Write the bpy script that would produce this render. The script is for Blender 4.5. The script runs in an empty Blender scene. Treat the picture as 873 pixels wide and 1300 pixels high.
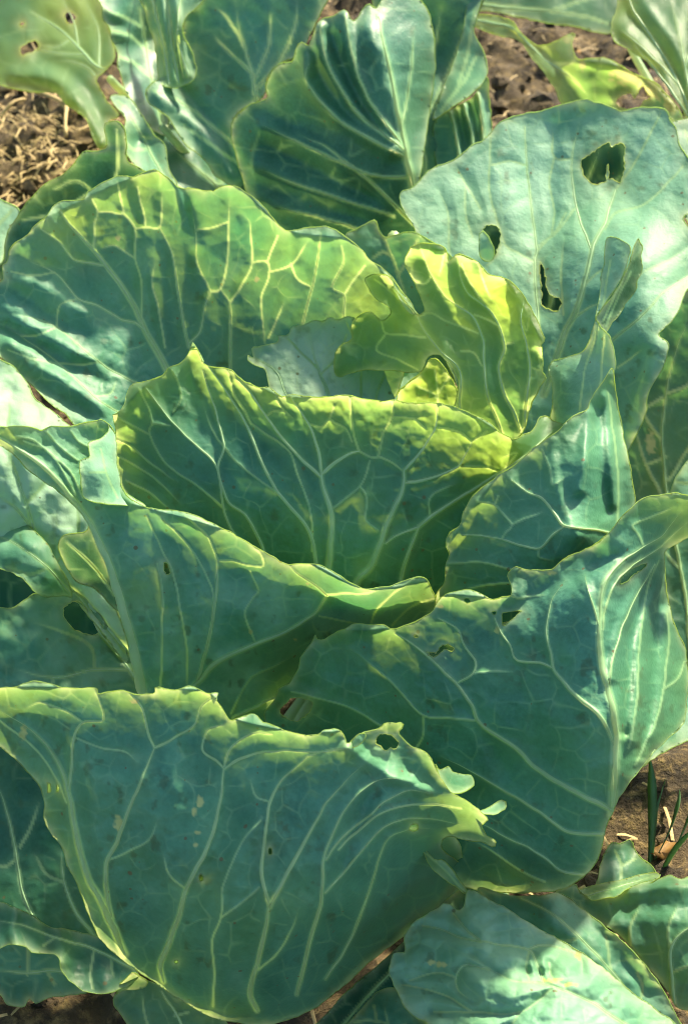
import bpy, math, random
import numpy as np
from mathutils import Vector

# ------------------------------------------------------------------ camera, sky, sun, exposure
SC = bpy.context.scene
CAM_H, PITCH, VFOV = 0.90, 42.0, 38.0          # metres above the soil, degrees below the horizon, vertical view
cam_d = bpy.data.cameras.new("camera"); cam = bpy.data.objects.new("camera", cam_d)
SC.collection.objects.link(cam); SC.camera = cam
cam.location = (0, 0, CAM_H); cam.rotation_euler = (math.radians(90 - PITCH), 0, 0)
cam_d.sensor_fit = 'VERTICAL'; cam_d.sensor_height = 24; cam_d.sensor_width = 16.1
cam_d.lens = 12 / math.tan(math.radians(VFOV / 2))
cam_d.clip_start = 0.01; cam_d.clip_end = 300
cam_d.dof.use_dof = True; cam_d.dof.focus_distance = 0.94; cam_d.dof.aperture_fstop = 8.5

SUN_AZ, SUN_EL = 31.0, 38.0                    # azimuth clockwise from straight ahead (+Y), elevation
W = bpy.data.worlds.new("World"); SC.world = W; W.use_nodes = True
nt = W.node_tree; nt.nodes.clear()
sky = nt.nodes.new('ShaderNodeTexSky'); sky.sky_type = 'NISHITA'; sky.sun_disc = False
sky.dust_density = 2.0; sky.air_density = 1.0; sky.ozone_density = 0.8
sky.sun_elevation = math.radians(SUN_EL); sky.sun_rotation = math.radians(SUN_AZ)
bg = nt.nodes.new('ShaderNodeBackground'); bg.inputs[1].default_value = 0.10
wo = nt.nodes.new('ShaderNodeOutputWorld')
nt.links.new(sky.outputs[0], bg.inputs[0]); nt.links.new(bg.outputs[0], wo.inputs[0])
sd_ = bpy.data.lights.new("sun", 'SUN'); sun = bpy.data.objects.new("sun", sd_); SC.collection.objects.link(sun)
sd_.energy = 4.6; sd_.angle = math.radians(3.5); sd_.color = (1.0, 0.87, 0.62)
to_sun = Vector((math.sin(math.radians(SUN_AZ)) * math.cos(math.radians(SUN_EL)),
                 math.cos(math.radians(SUN_AZ)) * math.cos(math.radians(SUN_EL)), math.sin(math.radians(SUN_EL))))
sun.rotation_euler = to_sun.to_track_quat('Z', 'Y').to_euler(); sun.location = to_sun * 5
vs = SC.view_settings
vs.view_transform = 'Standard'; vs.look = 'None'; vs.gamma = 1.0; vs.exposure = 1.6; vs.use_curve_mapping = False
SC.cycles.max_bounces = 5; SC.cycles.diffuse_bounces = 3; SC.cycles.transmission_bounces = 3; SC.cycles.glossy_bounces = 2
SC.cycles.filter_width = 1.0; SC.cycles.use_denoising = True; SC.cycles.use_adaptive_sampling = True; SC.cycles.adaptive_threshold = 0.03

# ------------------------------------------------------------------ helpers
rng = np.random.default_rng(7); random.seed(7)
DS = 1.2                                        # survey scale of the leaf depths
FPX = 650 / math.tan(math.radians(VFOV / 2))
CP, SP = math.cos(math.radians(PITCH)), math.sin(math.radians(PITCH))

def at(px, py, d):
    """survey a point of the place: sight line through (px,py) of the photograph, d metres along the optical axis"""
    px = np.asarray(px, float); py = np.asarray(py, float); d = np.asarray(d, float)
    x = (px - 436.5) / FPX * d; up = (650 - py) / FPX * d
    return np.stack([x, d * CP + up * SP, CAM_H - d * SP + up * CP], -1)

def P(s):
    return np.array([[float(v) for v in p.split(',')] for p in s.split()])

def hash2(ix, iy, seed):
    h = (ix.astype(np.int64) * 374761393 + iy.astype(np.int64) * 668265263 + seed * 1442695041) & 0xFFFFFFFF
    h = ((h ^ (h >> 13)) * 1274126177) & 0xFFFFFFFF
    return ((h ^ (h >> 16)) & 0xFFFF) / 65535.0

def vnoise(x, y, seed=0):
    ix = np.floor(x); iy = np.floor(y); fx = x - ix; fy = y - iy
    fx = fx * fx * fx * (fx * (fx * 6 - 15) + 10); fy = fy * fy * fy * (fy * (fy * 6 - 15) + 10)
    a = hash2(ix, iy, seed); b = hash2(ix + 1, iy, seed); c = hash2(ix, iy + 1, seed); e = hash2(ix + 1, iy + 1, seed)
    return (a + (b - a) * fx + (c - a) * fy + (a - b - c + e) * fx * fy) * 2 - 1

def fbm(x, y, seed=0, n=3):
    s = 0; a = 1.0
    for k in range(n):
        s = s + a * vnoise(x * 2 ** k + 17.3 * k, y * 2 ** k - 9.1 * k, seed + k); a *= 0.5
    return s

def catmull(p, closed, step=2.5):
    n = len(p); out = []
    rngk = range(n if closed else n - 1)
    for i in rngk:
        if closed:
            p0, p1, p2, p3 = p[(i - 1) % n], p[i], p[(i + 1) % n], p[(i + 2) % n]
        else:
            p1, p2 = p[i], p[i + 1]
            p0 = p[i - 1] if i else p1 * 2 - p2
            p3 = p[i + 2] if i + 2 < n else p2 * 2 - p1
        L = np.linalg.norm((p2 - p1)[:2]); m = max(1, int(L / step))
        # tension scaled by segment length keeps short teeth crisp
        t1 = (p2 - p0) * 0.5; t2 = (p3 - p1) * 0.5
        for v, q in ((t1, 0), (t2, 1)):
            l = np.linalg.norm(v[:2])
            if l > L and l > 0: v *= L / l
        t = (np.arange(m) / m)[:, None]
        h = (2*t**3-3*t**2+1)*p1 + (t**3-2*t**2+t)*t1 + (-2*t**3+3*t**2)*p2 + (t**3-t**2)*t2
        out.append(h)
    if not closed: out.append(p[-1:])
    return np.concatenate(out)

def _seg_block(q, A, AB, L2, wa, wb, st):
    t = np.clip(((q[:, None, :] - A) * AB).sum(2) / L2, 0, 1)
    c = A + t[..., None] * AB
    d2 = ((q[:, None, :] - c) ** 2).sum(2); k = d2.argmin(1); r = np.arange(len(k))
    v = (np.clip(1 - np.sqrt(d2) / (wa + t * (wb - wa)), 0, 1) * st).max(1) if wa is not None else 0.0
    return np.sqrt(d2[r, k]), c[r, k], v

def seg_dist(Q, A, B, wa=None, wb=None, cap=62.0, tile=36.0, st=None):
    """nearest distance (capped), closest point and (if widths given) the largest 1-d/w over segments, tile by tile"""
    D = np.full(len(Q), cap); C = np.array(Q, float); V = np.zeros(len(Q))
    if len(Q) == 0: return D, C, V
    AB = B - A; L2 = np.maximum((AB ** 2).sum(1), 1e-9); lo = np.minimum(A, B); hi = np.maximum(A, B)
    key = np.floor((Q - Q.min(0)) / tile).astype(np.int64); key = key[:, 1] * 4096 + key[:, 0]
    order = np.argsort(key, kind='stable'); ks = key[order]; cuts = np.flatnonzero(np.diff(ks)) + 1
    for ix in np.split(order, cuts):
        q = Q[ix]; q0 = q.min(0) - cap; q1 = q.max(0) + cap
        m = (hi[:, 0] > q0[0]) & (lo[:, 0] < q1[0]) & (hi[:, 1] > q0[1]) & (lo[:, 1] < q1[1])
        if not m.any(): continue
        d, c, v = _seg_block(q, A[m], AB[m], L2[m], wa[m] if wa is not None else None, wb[m] if wa is not None else None, st[m] if st is not None else 1.0)
        D[ix] = np.minimum(d, cap); C[ix] = c; V[ix] = v
    return D, C, V

def inside_grid(gx, gy, poly):
    """scanline test of a grid"""
    x0, y0 = poly[:, 0], poly[:, 1]; x1, y1 = np.roll(x0, -1), np.roll(y0, -1)
    out = np.zeros((len(gy), len(gx)), bool)
    for j, y in enumerate(gy):
        m = (y0 > y) != (y1 > y)
        if m.any():
            xc = np.sort((x1[m] - x0[m]) * (y - y0[m]) / (y1[m] - y0[m]) + x0[m])
            out[j] = np.searchsorted(xc, gx) % 2 == 1
    return out.ravel()

def inside(Q, poly, chunk=8000):
    x0, y0 = poly[:, 0], poly[:, 1]; x1, y1 = np.roll(x0, -1), np.roll(y0, -1)
    out = np.empty(len(Q), bool); dy = np.where(y1 == y0, 1e-9, y1 - y0)
    for i in range(0, len(Q), chunk):
        qx = Q[i:i + chunk, 0:1]; qy = Q[i:i + chunk, 1:2]
        cr = ((y0 > qy) != (y1 > qy)) & (qx < (x1 - x0) * (qy - y0) / dy + x0)
        out[i:i + chunk] = cr.sum(1) % 2 == 1
    return out

class TPS:
    def __init__(s, pts, reg=0.02):
        s.c = pts[:, :2] / 100.0; n = len(pts)
        K = s.k(((s.c[:, None] - s.c[None]) ** 2).sum(2)) + np.eye(n) * reg
        Pm = np.c_[np.ones(n), s.c]; M = np.zeros((n + 3, n + 3)); M[:n, :n] = K; M[:n, n:] = Pm; M[n:, :n] = Pm.T
        s.w = np.linalg.solve(M, np.r_[pts[:, 2], 0, 0, 0])
    @staticmethod
    def k(r2): return 0.5 * r2 * np.log(np.maximum(r2, 1e-12))
    def __call__(s, x, y):
        q = np.stack([x, y], 1) / 100.0; out = np.empty(len(q))
        for i in range(0, len(q), 20000):
            qq = q[i:i + 20000]
            out[i:i + 20000] = s.k(((qq[:, None] - s.c[None]) ** 2).sum(2)) @ s.w[:-3] + s.w[-3] + qq @ s.w[-2:]
        return out

# ------------------------------------------------------------------ materials
def nodes_of(name):
    m = bpy.data.materials.new(name); m.use_nodes = True; t = m.node_tree; t.nodes.clear()
    return m, t
def N(t, kind, **kw):
    n = t.nodes.new('ShaderNode' + kind)
    for k, v in kw.items():
        if isinstance(k, str) and k.startswith('i_'): n.inputs[k[2:].replace('_', ' ')].default_value = v
        else: setattr(n, k, v)
    return n
def mixc(t, fac, a, b, blend='MIX'):
    n = t.nodes.new('ShaderNodeMix'); n.data_type = 'RGBA'; n.blend_type = blend
    for s, v in ((n.inputs[0], fac), (n.inputs[6], a), (n.inputs[7], b)):
        if hasattr(v, 'default_value') or isinstance(v, bpy.types.NodeSocket): t.links.new(v, s)
        else: s.default_value = v if not isinstance(v, tuple) else (*v, 1)
    return n.outputs[2]
def mth(t, op, a, b=None, clamp=False):
    n = t.nodes.new('ShaderNodeMath'); n.operation = op; n.use_clamp = clamp
    for s, v in ((n.inputs[0], a), (n.inputs[1], b)):
        if v is None: continue
        if isinstance(v, bpy.types.NodeSocket): t.links.new(v, s)
        else: s.default_value = v
    return n.outputs[0]
def attr(t, name):
    n = t.nodes.new('ShaderNodeAttribute'); n.attribute_name = name; return n
def ramp(t, sock, lo, hi):
    n = t.nodes.new('ShaderNodeMapRange'); n.inputs[1].default_value = lo; n.inputs[2].default_value = hi
    n.interpolation_type = 'SMOOTHSTEP'; t.links.new(sock, n.inputs[0]); return n.outputs[0]
def noise(t, vec, scale, detail=4, rough=0.55, dist=0.0):
    n = t.nodes.new('ShaderNodeTexNoise'); n.inputs['Scale'].default_value = scale; n.inputs['Detail'].default_value = detail
    n.inputs['Roughness'].default_value = rough; n.inputs['Distortion'].default_value = dist
    t.links.new(vec, n.inputs['Vector']); return n.outputs['Fac']

def leaf_material():
    m, t = nodes_of("cabbage_leaf"); L = t.links.new
    co = N(t, 'TexCoord').outputs['Object']
    vein = attr(t, 'vein').outputs['Fac']; edge = attr(t, 'edge').outputs['Fac']; dirt = attr(t, 'dirt').outputs['Fac']
    wax = attr(t, 'wax').outputs['Fac']; age = attr(t, 'age').outputs['Fac']; pale_spot = attr(t, 'pale_spot').outputs['Fac']
    n4 = noise(t, co, 330, 2, 0.65)
    # waxy bloom, rubbed off in patches
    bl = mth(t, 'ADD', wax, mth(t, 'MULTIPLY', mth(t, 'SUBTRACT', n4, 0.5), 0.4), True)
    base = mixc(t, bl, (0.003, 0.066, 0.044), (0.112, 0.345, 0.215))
    base = mixc(t, mth(t, 'MULTIPLY', mth(t, 'SUBTRACT', wax, 0.58, True), 0.85), base, (0.540, 0.720, 0.500))  # extra-pale bloom; the palest leaves use it in place of sunlight
    yel = mth(t, 'ADD', age, 0.0, True)
    base = mixc(t, mth(t, 'MULTIPLY', yel, 0.55, True), base, (0.080, 0.235, 0.060))
    base = mixc(t, mth(t, 'MULTIPLY', mth(t, 'SUBTRACT', age, 0.75, True), 0.9, True), base, (0.360, 0.470, 0.085))
    base = mixc(t, mth(t, 'MULTIPLY', dirt, 0.6, True), base, (0.040, 0.075, 0.028))
    vf = mth(t, 'MAXIMUM', vein, 0.0, True)
    base = mixc(t, mth(t, 'MULTIPLY', vf, 0.90, True), base, (0.270, 0.490, 0.240))
    base = mixc(t, mth(t, 'MULTIPLY', edge, 0.60, True), base, (0.480, 0.590, 0.300))
    base = mixc(t, pale_spot, base, (0.36, 0.42, 0.15))  # scar colour, also used for the sunlit margin of one leaf
    sp = t.nodes.new('ShaderNodeTexVoronoi'); sp.feature = 'F1'; sp.inputs['Scale'].default_value = 150; L(co, sp.inputs['Vector'])
    spr = t.nodes.new('ShaderNodeSeparateColor'); L(sp.outputs['Color'], spr.inputs[0])
    lim = mth(t, 'MULTIPLY', mth(t, 'SUBTRACT', spr.outputs[0], 0.80), 1.1)
    spk = mth(t, 'MULTIPLY', mth(t, 'GREATER_THAN', lim, sp.outputs['Distance']), 0.8)
    base = mixc(t, spk, base, (0.110, 0.085, 0.040))
    # light coming through the blade: yellow green, the veins paler
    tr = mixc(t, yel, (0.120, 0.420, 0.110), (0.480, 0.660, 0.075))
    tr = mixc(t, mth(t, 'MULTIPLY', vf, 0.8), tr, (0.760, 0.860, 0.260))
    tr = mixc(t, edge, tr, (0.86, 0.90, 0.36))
    tr = mixc(t, pale_spot, tr, (0.50, 0.47, 0.18))
    bump = t.nodes.new('ShaderNodeBump'); bump.inputs['Strength'].default_value = 0.35; bump.inputs['Distance'].default_value = 0.0008
    L(n4, bump.inputs['Height'])
    pr = N(t, 'BsdfPrincipled'); L(base, pr.inputs['Base Color']); L(bump.outputs[0], pr.inputs['Normal'])
    rg = t.nodes.new('ShaderNodeMapRange'); rg.inputs[3].default_value = 0.42; rg.inputs[4].default_value = 0.62; L(bl, rg.inputs[0])
    L(rg.outputs[0], pr.inputs['Roughness']); pr.inputs['Specular IOR Level'].default_value = 0.26
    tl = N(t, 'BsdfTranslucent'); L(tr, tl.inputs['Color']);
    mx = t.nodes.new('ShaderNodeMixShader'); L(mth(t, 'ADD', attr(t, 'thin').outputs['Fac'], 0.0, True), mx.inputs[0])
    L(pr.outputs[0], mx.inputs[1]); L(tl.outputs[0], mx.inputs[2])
    o = N(t, 'OutputMaterial'); L(mx.outputs[0], o.inputs[0])
    return m

def rib_material():
    m, t = nodes_of("cabbage_rib"); L = t.links.new
    co = N(t, 'TexCoord').outputs['Object']
    n1 = noise(t, co, 70, 4); n2 = noise(t, co, 500, 3)
    wax = attr(t, 'wax').outputs['Fac']
    c = mixc(t, n1, (0.230, 0.430, 0.190), (0.360, 0.560, 0.290))
    c = mixc(t, mth(t, 'MULTIPLY', wax, 0.55, True), c, (0.280, 0.510, 0.310))
    pr = N(t, 'BsdfPrincipled'); L(c, pr.inputs['Base Color']); pr.inputs['Roughness'].default_value = 0.45
    pr.inputs['Specular IOR Level'].default_value = 0.4
    b = t.nodes.new('ShaderNodeBump'); b.inputs['Strength'].default_value = 0.2; b.inputs['Distance'].default_value = 0.0006
    L(n2, b.inputs['Height']); L(b.outputs[0], pr.inputs['Normal'])
    tl = N(t, 'BsdfTranslucent'); tl.inputs['Color'].default_value = (0.90, 0.93, 0.50, 1)
    mx = t.nodes.new('ShaderNodeMixShader'); mx.inputs[0].default_value = 0.40
    L(pr.outputs[0], mx.inputs[1]); L(tl.outputs[0], mx.inputs[2])
    o = N(t, 'OutputMaterial'); L(mx.outputs[0], o.inputs[0])
    return m

def simple_material(name, c1, c2, scale, rough=0.8, bumpd=0.002, transl=0.0, tcol=(0.4, 0.5, 0.1)):
    m, t = nodes_of(name); L = t.links.new
    co = N(t, 'TexCoord').outputs['Object']; n1 = noise(t, co, scale, 6, 0.65, 0.3)
    c = mixc(t, ramp(t, n1, 0.3, 0.7), c1, c2)
    pr = N(t, 'BsdfPrincipled'); L(c, pr.inputs['Base Color']); pr.inputs['Roughness'].default_value = rough
    b = t.nodes.new('ShaderNodeBump'); b.inputs['Strength'].default_value = 0.6; b.inputs['Distance'].default_value = bumpd
    L(noise(t, co, scale * 4, 5), b.inputs['Height']); L(b.outputs[0], pr.inputs['Normal'])
    o = N(t, 'OutputMaterial')
    if transl:
        tl = N(t, 'BsdfTranslucent'); tl.inputs['Color'].default_value = (*tcol, 1)
        mx = t.nodes.new('ShaderNodeMixShader'); mx.inputs[0].default_value = transl
        L(pr.outputs[0], mx.inputs[1]); L(tl.outputs[0], mx.inputs[2]); L(mx.outputs[0], o.inputs[0])
    else: L(pr.outputs[0], o.inputs[0])
    return m

def soil_material():
    m, t = nodes_of("soil"); L = t.links.new
    co = N(t, 'TexCoord').outputs['Object']
    n1 = noise(t, co, 14, 6, 0.65, 0.4); n2 = noise(t, co, 85, 6, 0.7); n3 = noise(t, co, 4, 3)
    c = mixc(t, ramp(t, n1, 0.3, 0.7), (0.016, 0.011, 0.006), (0.085, 0.058, 0.024))
    c = mixc(t, ramp(t, n2, 0.45, 0.75), c, (0.240, 0.170, 0.066))
    c = mixc(t, mth(t, 'MULTIPLY', ramp(t, n3, 0.45, 0.65), 0.5), c, (0.024, 0.018, 0.010))
    pr = N(t, 'BsdfPrincipled'); L(c, pr.inputs['Base Color']); pr.inputs['Roughness'].default_value = 0.95
    b = t.nodes.new('ShaderNodeBump'); b.inputs['Strength'].default_value = 0.9; b.inputs['Distance'].default_value = 0.006
    L(mth(t, 'ADD', n2, mth(t, 'MULTIPLY', noise(t, co, 320, 4), 0.5)), b.inputs['Height']); L(b.outputs[0], pr.inputs['Normal'])
    o = N(t, 'OutputMaterial'); L(pr.outputs[0], o.inputs[0])
    return m

M_LEAF, M_RIB, M_SOIL = leaf_material(), rib_material(), soil_material()
M_STEM = simple_material("cabbage_stem", (0.22, 0.30, 0.16), (0.36, 0.42, 0.25), 40, 0.6)
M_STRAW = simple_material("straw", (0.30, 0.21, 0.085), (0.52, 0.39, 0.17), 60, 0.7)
M_GRASS = simple_material("grass_blade", (0.050, 0.140, 0.060), (0.100, 0.230, 0.090), 30, 0.5, 0.0005, 0.35, (0.25, 0.45, 0.08))
M_DEAD = simple_material("dead_leaf", (0.16, 0.085, 0.02), (0.34, 0.19, 0.04), 40, 0.7, 0.001, 0.25, (0.6, 0.35, 0.08))

# ------------------------------------------------------------------ object builders
def link(o, parent=None, mat=None):
    SC.collection.objects.link(o)
    if parent is not None: o.parent = parent
    if mat is not None: o.data.materials.append(mat)
    return o
def mesh_obj(name, V, F, parent, mat, attrs=None):
    me = bpy.data.meshes.new(name); me.from_pydata(V.tolist() if hasattr(V, 'tolist') else V, [], F); me.update()
    for k, v in (attrs or {}).items():
        a = me.attributes.new(k, 'FLOAT', 'POINT'); a.data.foreach_set('value', np.asarray(v, np.float32))
    me.polygons.foreach_set('use_smooth', np.ones(len(me.polygons), bool))
    return link(bpy.data.objects.new(name, me), parent, mat)
def plant(loc, label, group="cabbages growing in the bed"):
    e = bpy.data.objects.new("cabbage_plant", None); SC.collection.objects.link(e); e.location = loc
    e.empty_display_size = 0.05; e['label'] = label; e['category'] = 'cabbage'; e['group'] = group
    return e

def ridge(C, R, Nn, flat=0.75, m=7):
    """raised half-round rib lying on a blade"""
    n = len(C); T = np.gradient(C, axis=0); T /= np.maximum(np.linalg.norm(T, axis=1, keepdims=True), 1e-9)
    B = np.cross(T, Nn); B /= np.maximum(np.linalg.norm(B, axis=1, keepdims=True), 1e-9); U = np.cross(B, T)
    U *= np.sign((U * Nn).sum(1, keepdims=True))
    V = np.stack([C + (R * math.cos(a) * (1.25 if k in (0, m - 1) else 1))[:, None] * B + (R * math.sin(a) * flat)[:, None] * U
                  for k, a in enumerate(np.linspace(-0.25, math.pi + 0.25, m))], 1).reshape(-1, 3)
    F = [(i * m + k, i * m + k + 1, (i + 1) * m + k + 1, (i + 1) * m + k) for i in range(n - 1) for k in range(m - 1)]
    return V, F

def tube(C, R, sides=8, Nn=None, flat=1.0):
    """rings round polyline C (n,3) with radii R; Nn = surface normals, flat = height / width"""
    n = len(C); T = np.gradient(C, axis=0); T /= np.maximum(np.linalg.norm(T, axis=1, keepdims=True), 1e-9)
    if Nn is None: Nn = np.tile([0.3, -0.5, 0.8], (n, 1))
    B = np.cross(T, Nn); B /= np.maximum(np.linalg.norm(B, axis=1, keepdims=True), 1e-9); U = np.cross(B, T)
    V = []; F = []
    for k in range(sides):
        a = 2 * math.pi * k / sides
        V.append(C + (R * math.cos(a))[:, None] * B + (R * math.sin(a) * flat)[:, None] * U)
    V = np.stack(V, 1).reshape(-1, 3)
    for i in range(n - 1):
        for k in range(sides):
            k2 = (k + 1) % sides
            F.append((i * sides + k, i * sides + k2, (i + 1) * sides + k2, (i + 1) * sides + k))
    F.append(tuple(range(sides))[::-1]); F.append(tuple(range((n - 1) * sides, n * sides)))
    return V, F

SURVEY = {}
def make_leaf(par, outline, depth, veins=(), holes=(), folds=(), spots=(), face='out', wax=0.35, age=0.25,
              puff=1.2, rough=2.0, ruffle=2.5, step=1.6, seed=1, cell=34, net=0.38, thin=0.28, rim=(0.3, 40.0), fine=1.0, flare=(), patches=(), label=None,
              base=None, rib_min=2.4, name='leaf', serr=0.8, rib=1.0, store=True):
    """one cabbage leaf: blade (mesh with holes, thick bead along every margin) + midrib and veins as sub-parts.
       outline / holes / veins are traced sight lines, depth the surveyed distances (cm) that bend the blade in space."""
    if store: SURVEY[seed] = (depth, dict(veins=veins, folds=folds, flare=flare, rough=rough, puff=puff, face=face, rim=(0.0, 30.0)))
    org = np.array(par.location); AV, AF, AA = [], [], {k: [] for k in ('vein', 'edge', 'wax', 'age', 'pale_spot', 'thin', 'dirt')}; off = 0
    allp = [dict(outline=outline, depth=depth, veins=veins, holes=holes, folds=folds, spots=spots, face=face, wax=wax, age=age, flare=flare)] + list(patches)
    ribs = []
    for pi, pt in enumerate(allp):
        sdp = seed * 31 + pi * 7
        ol = P(pt['outline']); dp = P(pt['depth']); dp[:, 2] *= DS / 100
        tps = TPS(dp); fc = pt.get('face', 'in')
        ol = catmull(ol, True, 2.2)
        i = np.arange(len(ol)); nn = np.roll(ol, -1, 0) - np.roll(ol, 1, 0); nn = np.stack([-nn[:, 1], nn[:, 0]], 1)
        nn /= np.maximum(np.linalg.norm(nn, axis=1, keepdims=True), 1e-6)
        ol = ol + nn * (serr * (vnoise(i / 3.1, i * 0 + sdp, 3) + 0.9 * vnoise(i / 8.0, i * 0 + sdp, 5)))[:, None]
        hl = []
        for h in pt.get('holes', ()):
            h = catmull(P(h), True, 1.5); k = np.arange(len(h)); r0 = min(1.1, 0.10 * np.ptp(h, axis=0).max())
            hl.append(h + r0 * np.stack([vnoise(k / 1.7, k * 0 + sdp + len(hl), 21), vnoise(k / 1.7, k * 0 + sdp + len(hl), 22)], 1))
        loops = [ol] + hl
        EA = np.concatenate(loops); EB = np.concatenate([np.roll(l, -1, 0) for l in loops])
        VS = []
        for w0, w1, s in pt.get('veins', ()):
            c = catmull(P(s), False, 4.0); k = np.arange(len(c))
            c = c + np.stack([vnoise(k / 4.0, k * 0 + sdp + len(VS), 11), vnoise(k / 4.0, k * 0 + sdp + len(VS), 12)], 1) * 0.7
            VS.append((w0, w1, c))
        if VS:
            VA = np.concatenate([c[:-1] for _, _, c in VS]); VB = np.concatenate([c[1:] for _, _, c in VS])
            wA = 1.05 * np.concatenate([np.linspace(a, b, len(c))[:-1] for a, b, c in VS]); wB = 1.05 * np.concatenate([np.linspace(a, b, len(c))[1:] for a, b, c in VS])
            FREE = []                                       # veins that end in the open blade fade out there
            for k, (_, _, c) in enumerate(VS):
                oth = [q for j, (_, _, q) in enumerate(VS) if j != k]
                dm = min([np.hypot(*(q - c[-1]).T).min() for q in oth] + [99.0]); de = np.hypot(*(EA - c[-1]).T).min()
                FREE.append(dm > 8 and de > 16)
            ST = np.concatenate([(np.clip((1 - np.linspace(0, 1, len(c))) / 0.45, 0.0, 1) if fr else np.clip((1.25 - np.linspace(0, 1, len(c))) / 0.5, 0.5, 1))[:-1] for fr, (_, _, c) in zip(FREE, VS)])
            wA = np.maximum(wA, 1.15 * step); wB = np.maximum(wB, 1.15 * step)
        # tertiary net: a jittered cell pattern
        x0, y0 = ol.min(0) - 4; x1, y1 = ol.max(0) + 4
        r2 = np.random.default_rng(sdp)
        nx, ny = int((x1 - x0) / cell) + 3, int((y1 - y0) / cell) + 3
        seeds = np.stack(np.meshgrid(np.arange(nx), np.arange(ny)), -1).reshape(-1, 2) + r2.random((nx * ny, 2)) * 0.85
        seeds = seeds * cell + [x0 - cell, y0 - cell]
        pf, rg_, rf = [pt.get(k, v) / 1000 for k, v in (('puff', puff), ('rough', rough), ('ruffle', ruffle))]
        FO = [(a / 1000, w, catmull(P(s), False, 8.0)) for a, w, s in pt.get('folds', ())]
        fine_k = pt.get('fine', fine)
        FL = [(a / 1000, w, catmull(P(s), False, 8.0)) for a, w, s in pt.get('flare', ())]
        def field(Q):
            """depth + attributes at photo points Q"""
            d = tps(Q[:, 0], Q[:, 1])
            ed, _, _ = seg_dist(Q, EA, EB)
            if VS: dv, _, vv = seg_dist(Q, VA, VB, wA, wB, st=ST)
            else: dv = np.full(len(Q), 60.0); vv = np.zeros(len(Q))
            # distance to tertiary cell borders
            qn = Q + 5.0 * np.stack([vnoise(Q[:, 0] / 26, Q[:, 1] / 26, sdp), vnoise(Q[:, 0] / 26, Q[:, 1] / 26, sdp + 1)], 1)
            g = np.floor((qn - [x0 - cell, y0 - cell]) / cell).astype(int)
            best = np.full((len(Q), 2), 1e9)
            for oy in (-1, 0, 1):
                for ox in (-1, 0, 1):
                    gx = np.clip(g[:, 0] + ox, 0, nx - 1); gy = np.clip(g[:, 1] + oy, 0, ny - 1)
                    e = np.sqrt(((qn - seeds[gy * nx + gx]) ** 2).sum(1))
                    b0 = np.minimum(best[:, 0], e); b1 = np.minimum(best[:, 1], np.maximum(best[:, 0], e)); best = np.stack([b0, b1], 1)
            dt = (best[:, 1] - best[:, 0]) * 0.5
            tn = np.clip(1 - dt / max(1.7, 0.95 * step), 0, 1) * np.clip((dv - 3) / 8, 0, 1)
            tn = tn * (0.55 + 0.6 * vnoise(Q[:, 0] / 40, Q[:, 1] / 40, sdp + 9))
            pufff = 1 - np.exp(-(np.minimum(dv, 40) / 10.0) ** 1.4)
            puf2 = 1 - np.exp(-(dt / 6.0) ** 1.5)
            d = d + pf * (-1 if fc == 'in' else 0.8) * (pufff + 0.22 * puf2)
            d = d + rg_ * fbm(Q[:, 0] / 75, Q[:, 1] / 75, sdp + 20, 3)
            d = d + 0.00050 * fine_k * fbm(Q[:, 0] / 13, Q[:, 1] / 13, sdp + 30, 3)
            en = np.exp(-ed / 22.0)
            d = d + rf * en * fbm(Q[:, 0] / 30, Q[:, 1] / 30, sdp + 40, 2)
            for am, w, c in FO:
                fd, _, _ = seg_dist(Q, c[:-1], c[1:]); d = d - am * np.exp(-(fd / w) ** 2)
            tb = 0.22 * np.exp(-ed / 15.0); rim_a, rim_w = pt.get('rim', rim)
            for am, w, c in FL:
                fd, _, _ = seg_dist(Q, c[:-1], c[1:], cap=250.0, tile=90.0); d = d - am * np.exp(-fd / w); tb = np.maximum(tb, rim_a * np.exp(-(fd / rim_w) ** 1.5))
            ve = np.clip(vv, 0, 1); ve = np.clip(ve * 2.2, 0, 1)
            halo = 0.20 * np.exp(-np.maximum(dv, 0) / 5.0) if VS else 0
            vein = np.clip(np.maximum(np.maximum(ve * 0.95, tn * net), halo), 0, 1)
            if fc == 'out': d = d - 0.0006 * ve
            eu = 0.5 + 0.5 * vnoise(Q[:, 0] / 17, Q[:, 1] / 17, sdp + 80)
            edge = (0.25 + 0.75 * eu) * np.exp(-(np.maximum(ed - 0.3, 0) / (1.4 + 3.4 * eu))) + 0.10 * np.exp(-ed / 16)
            sc = np.zeros(len(Q))
            for (sx, sy, rx, ry) in pt.get('spots', ()):
                q = ((Q[:, 0] - sx) / rx) ** 2 + ((Q[:, 1] - sy) / ry) ** 2 + 0.9 * vnoise(Q[:, 0] / 3.5, Q[:, 1] / 3.5, sdp + 3)
                sc = np.maximum(sc, np.clip(1.6 - 1.3 * q, 0, 1))
            return d, vein, np.clip(edge, 0, 1), sc, tb
        gx = np.arange(x0, x1 + step, step); gy = np.arange(y0, y1 + step, step)
        Q = np.stack(np.meshgrid(gx, gy), -1).reshape(-1, 2); nxg, nyg = len(gx), len(gy)
        ins = inside_grid(gx, gy, ol)
        for h in hl: ins &= ~inside_grid(gx, gy, h)
        D, C, _ = seg_dist(Q, EA, EB, cap=12.0); S = np.where(ins, D, -D)
        keep = S > -0.55 * step; snap = keep & (D < 0.55 * step); Q[snap] = C[snap]
        a = np.arange(nxg * nyg).reshape(nyg, nxg); qd = np.stack([a[:-1, :-1], a[:-1, 1:], a[1:, 1:], a[1:, :-1]], -1).reshape(-1, 4)
        kq = keep[qd]; cnt = kq.sum(1)
        cen = S[qd].mean(1)
        full = qd[(cnt == 4) & (cen > -0.1 * step)]
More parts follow.
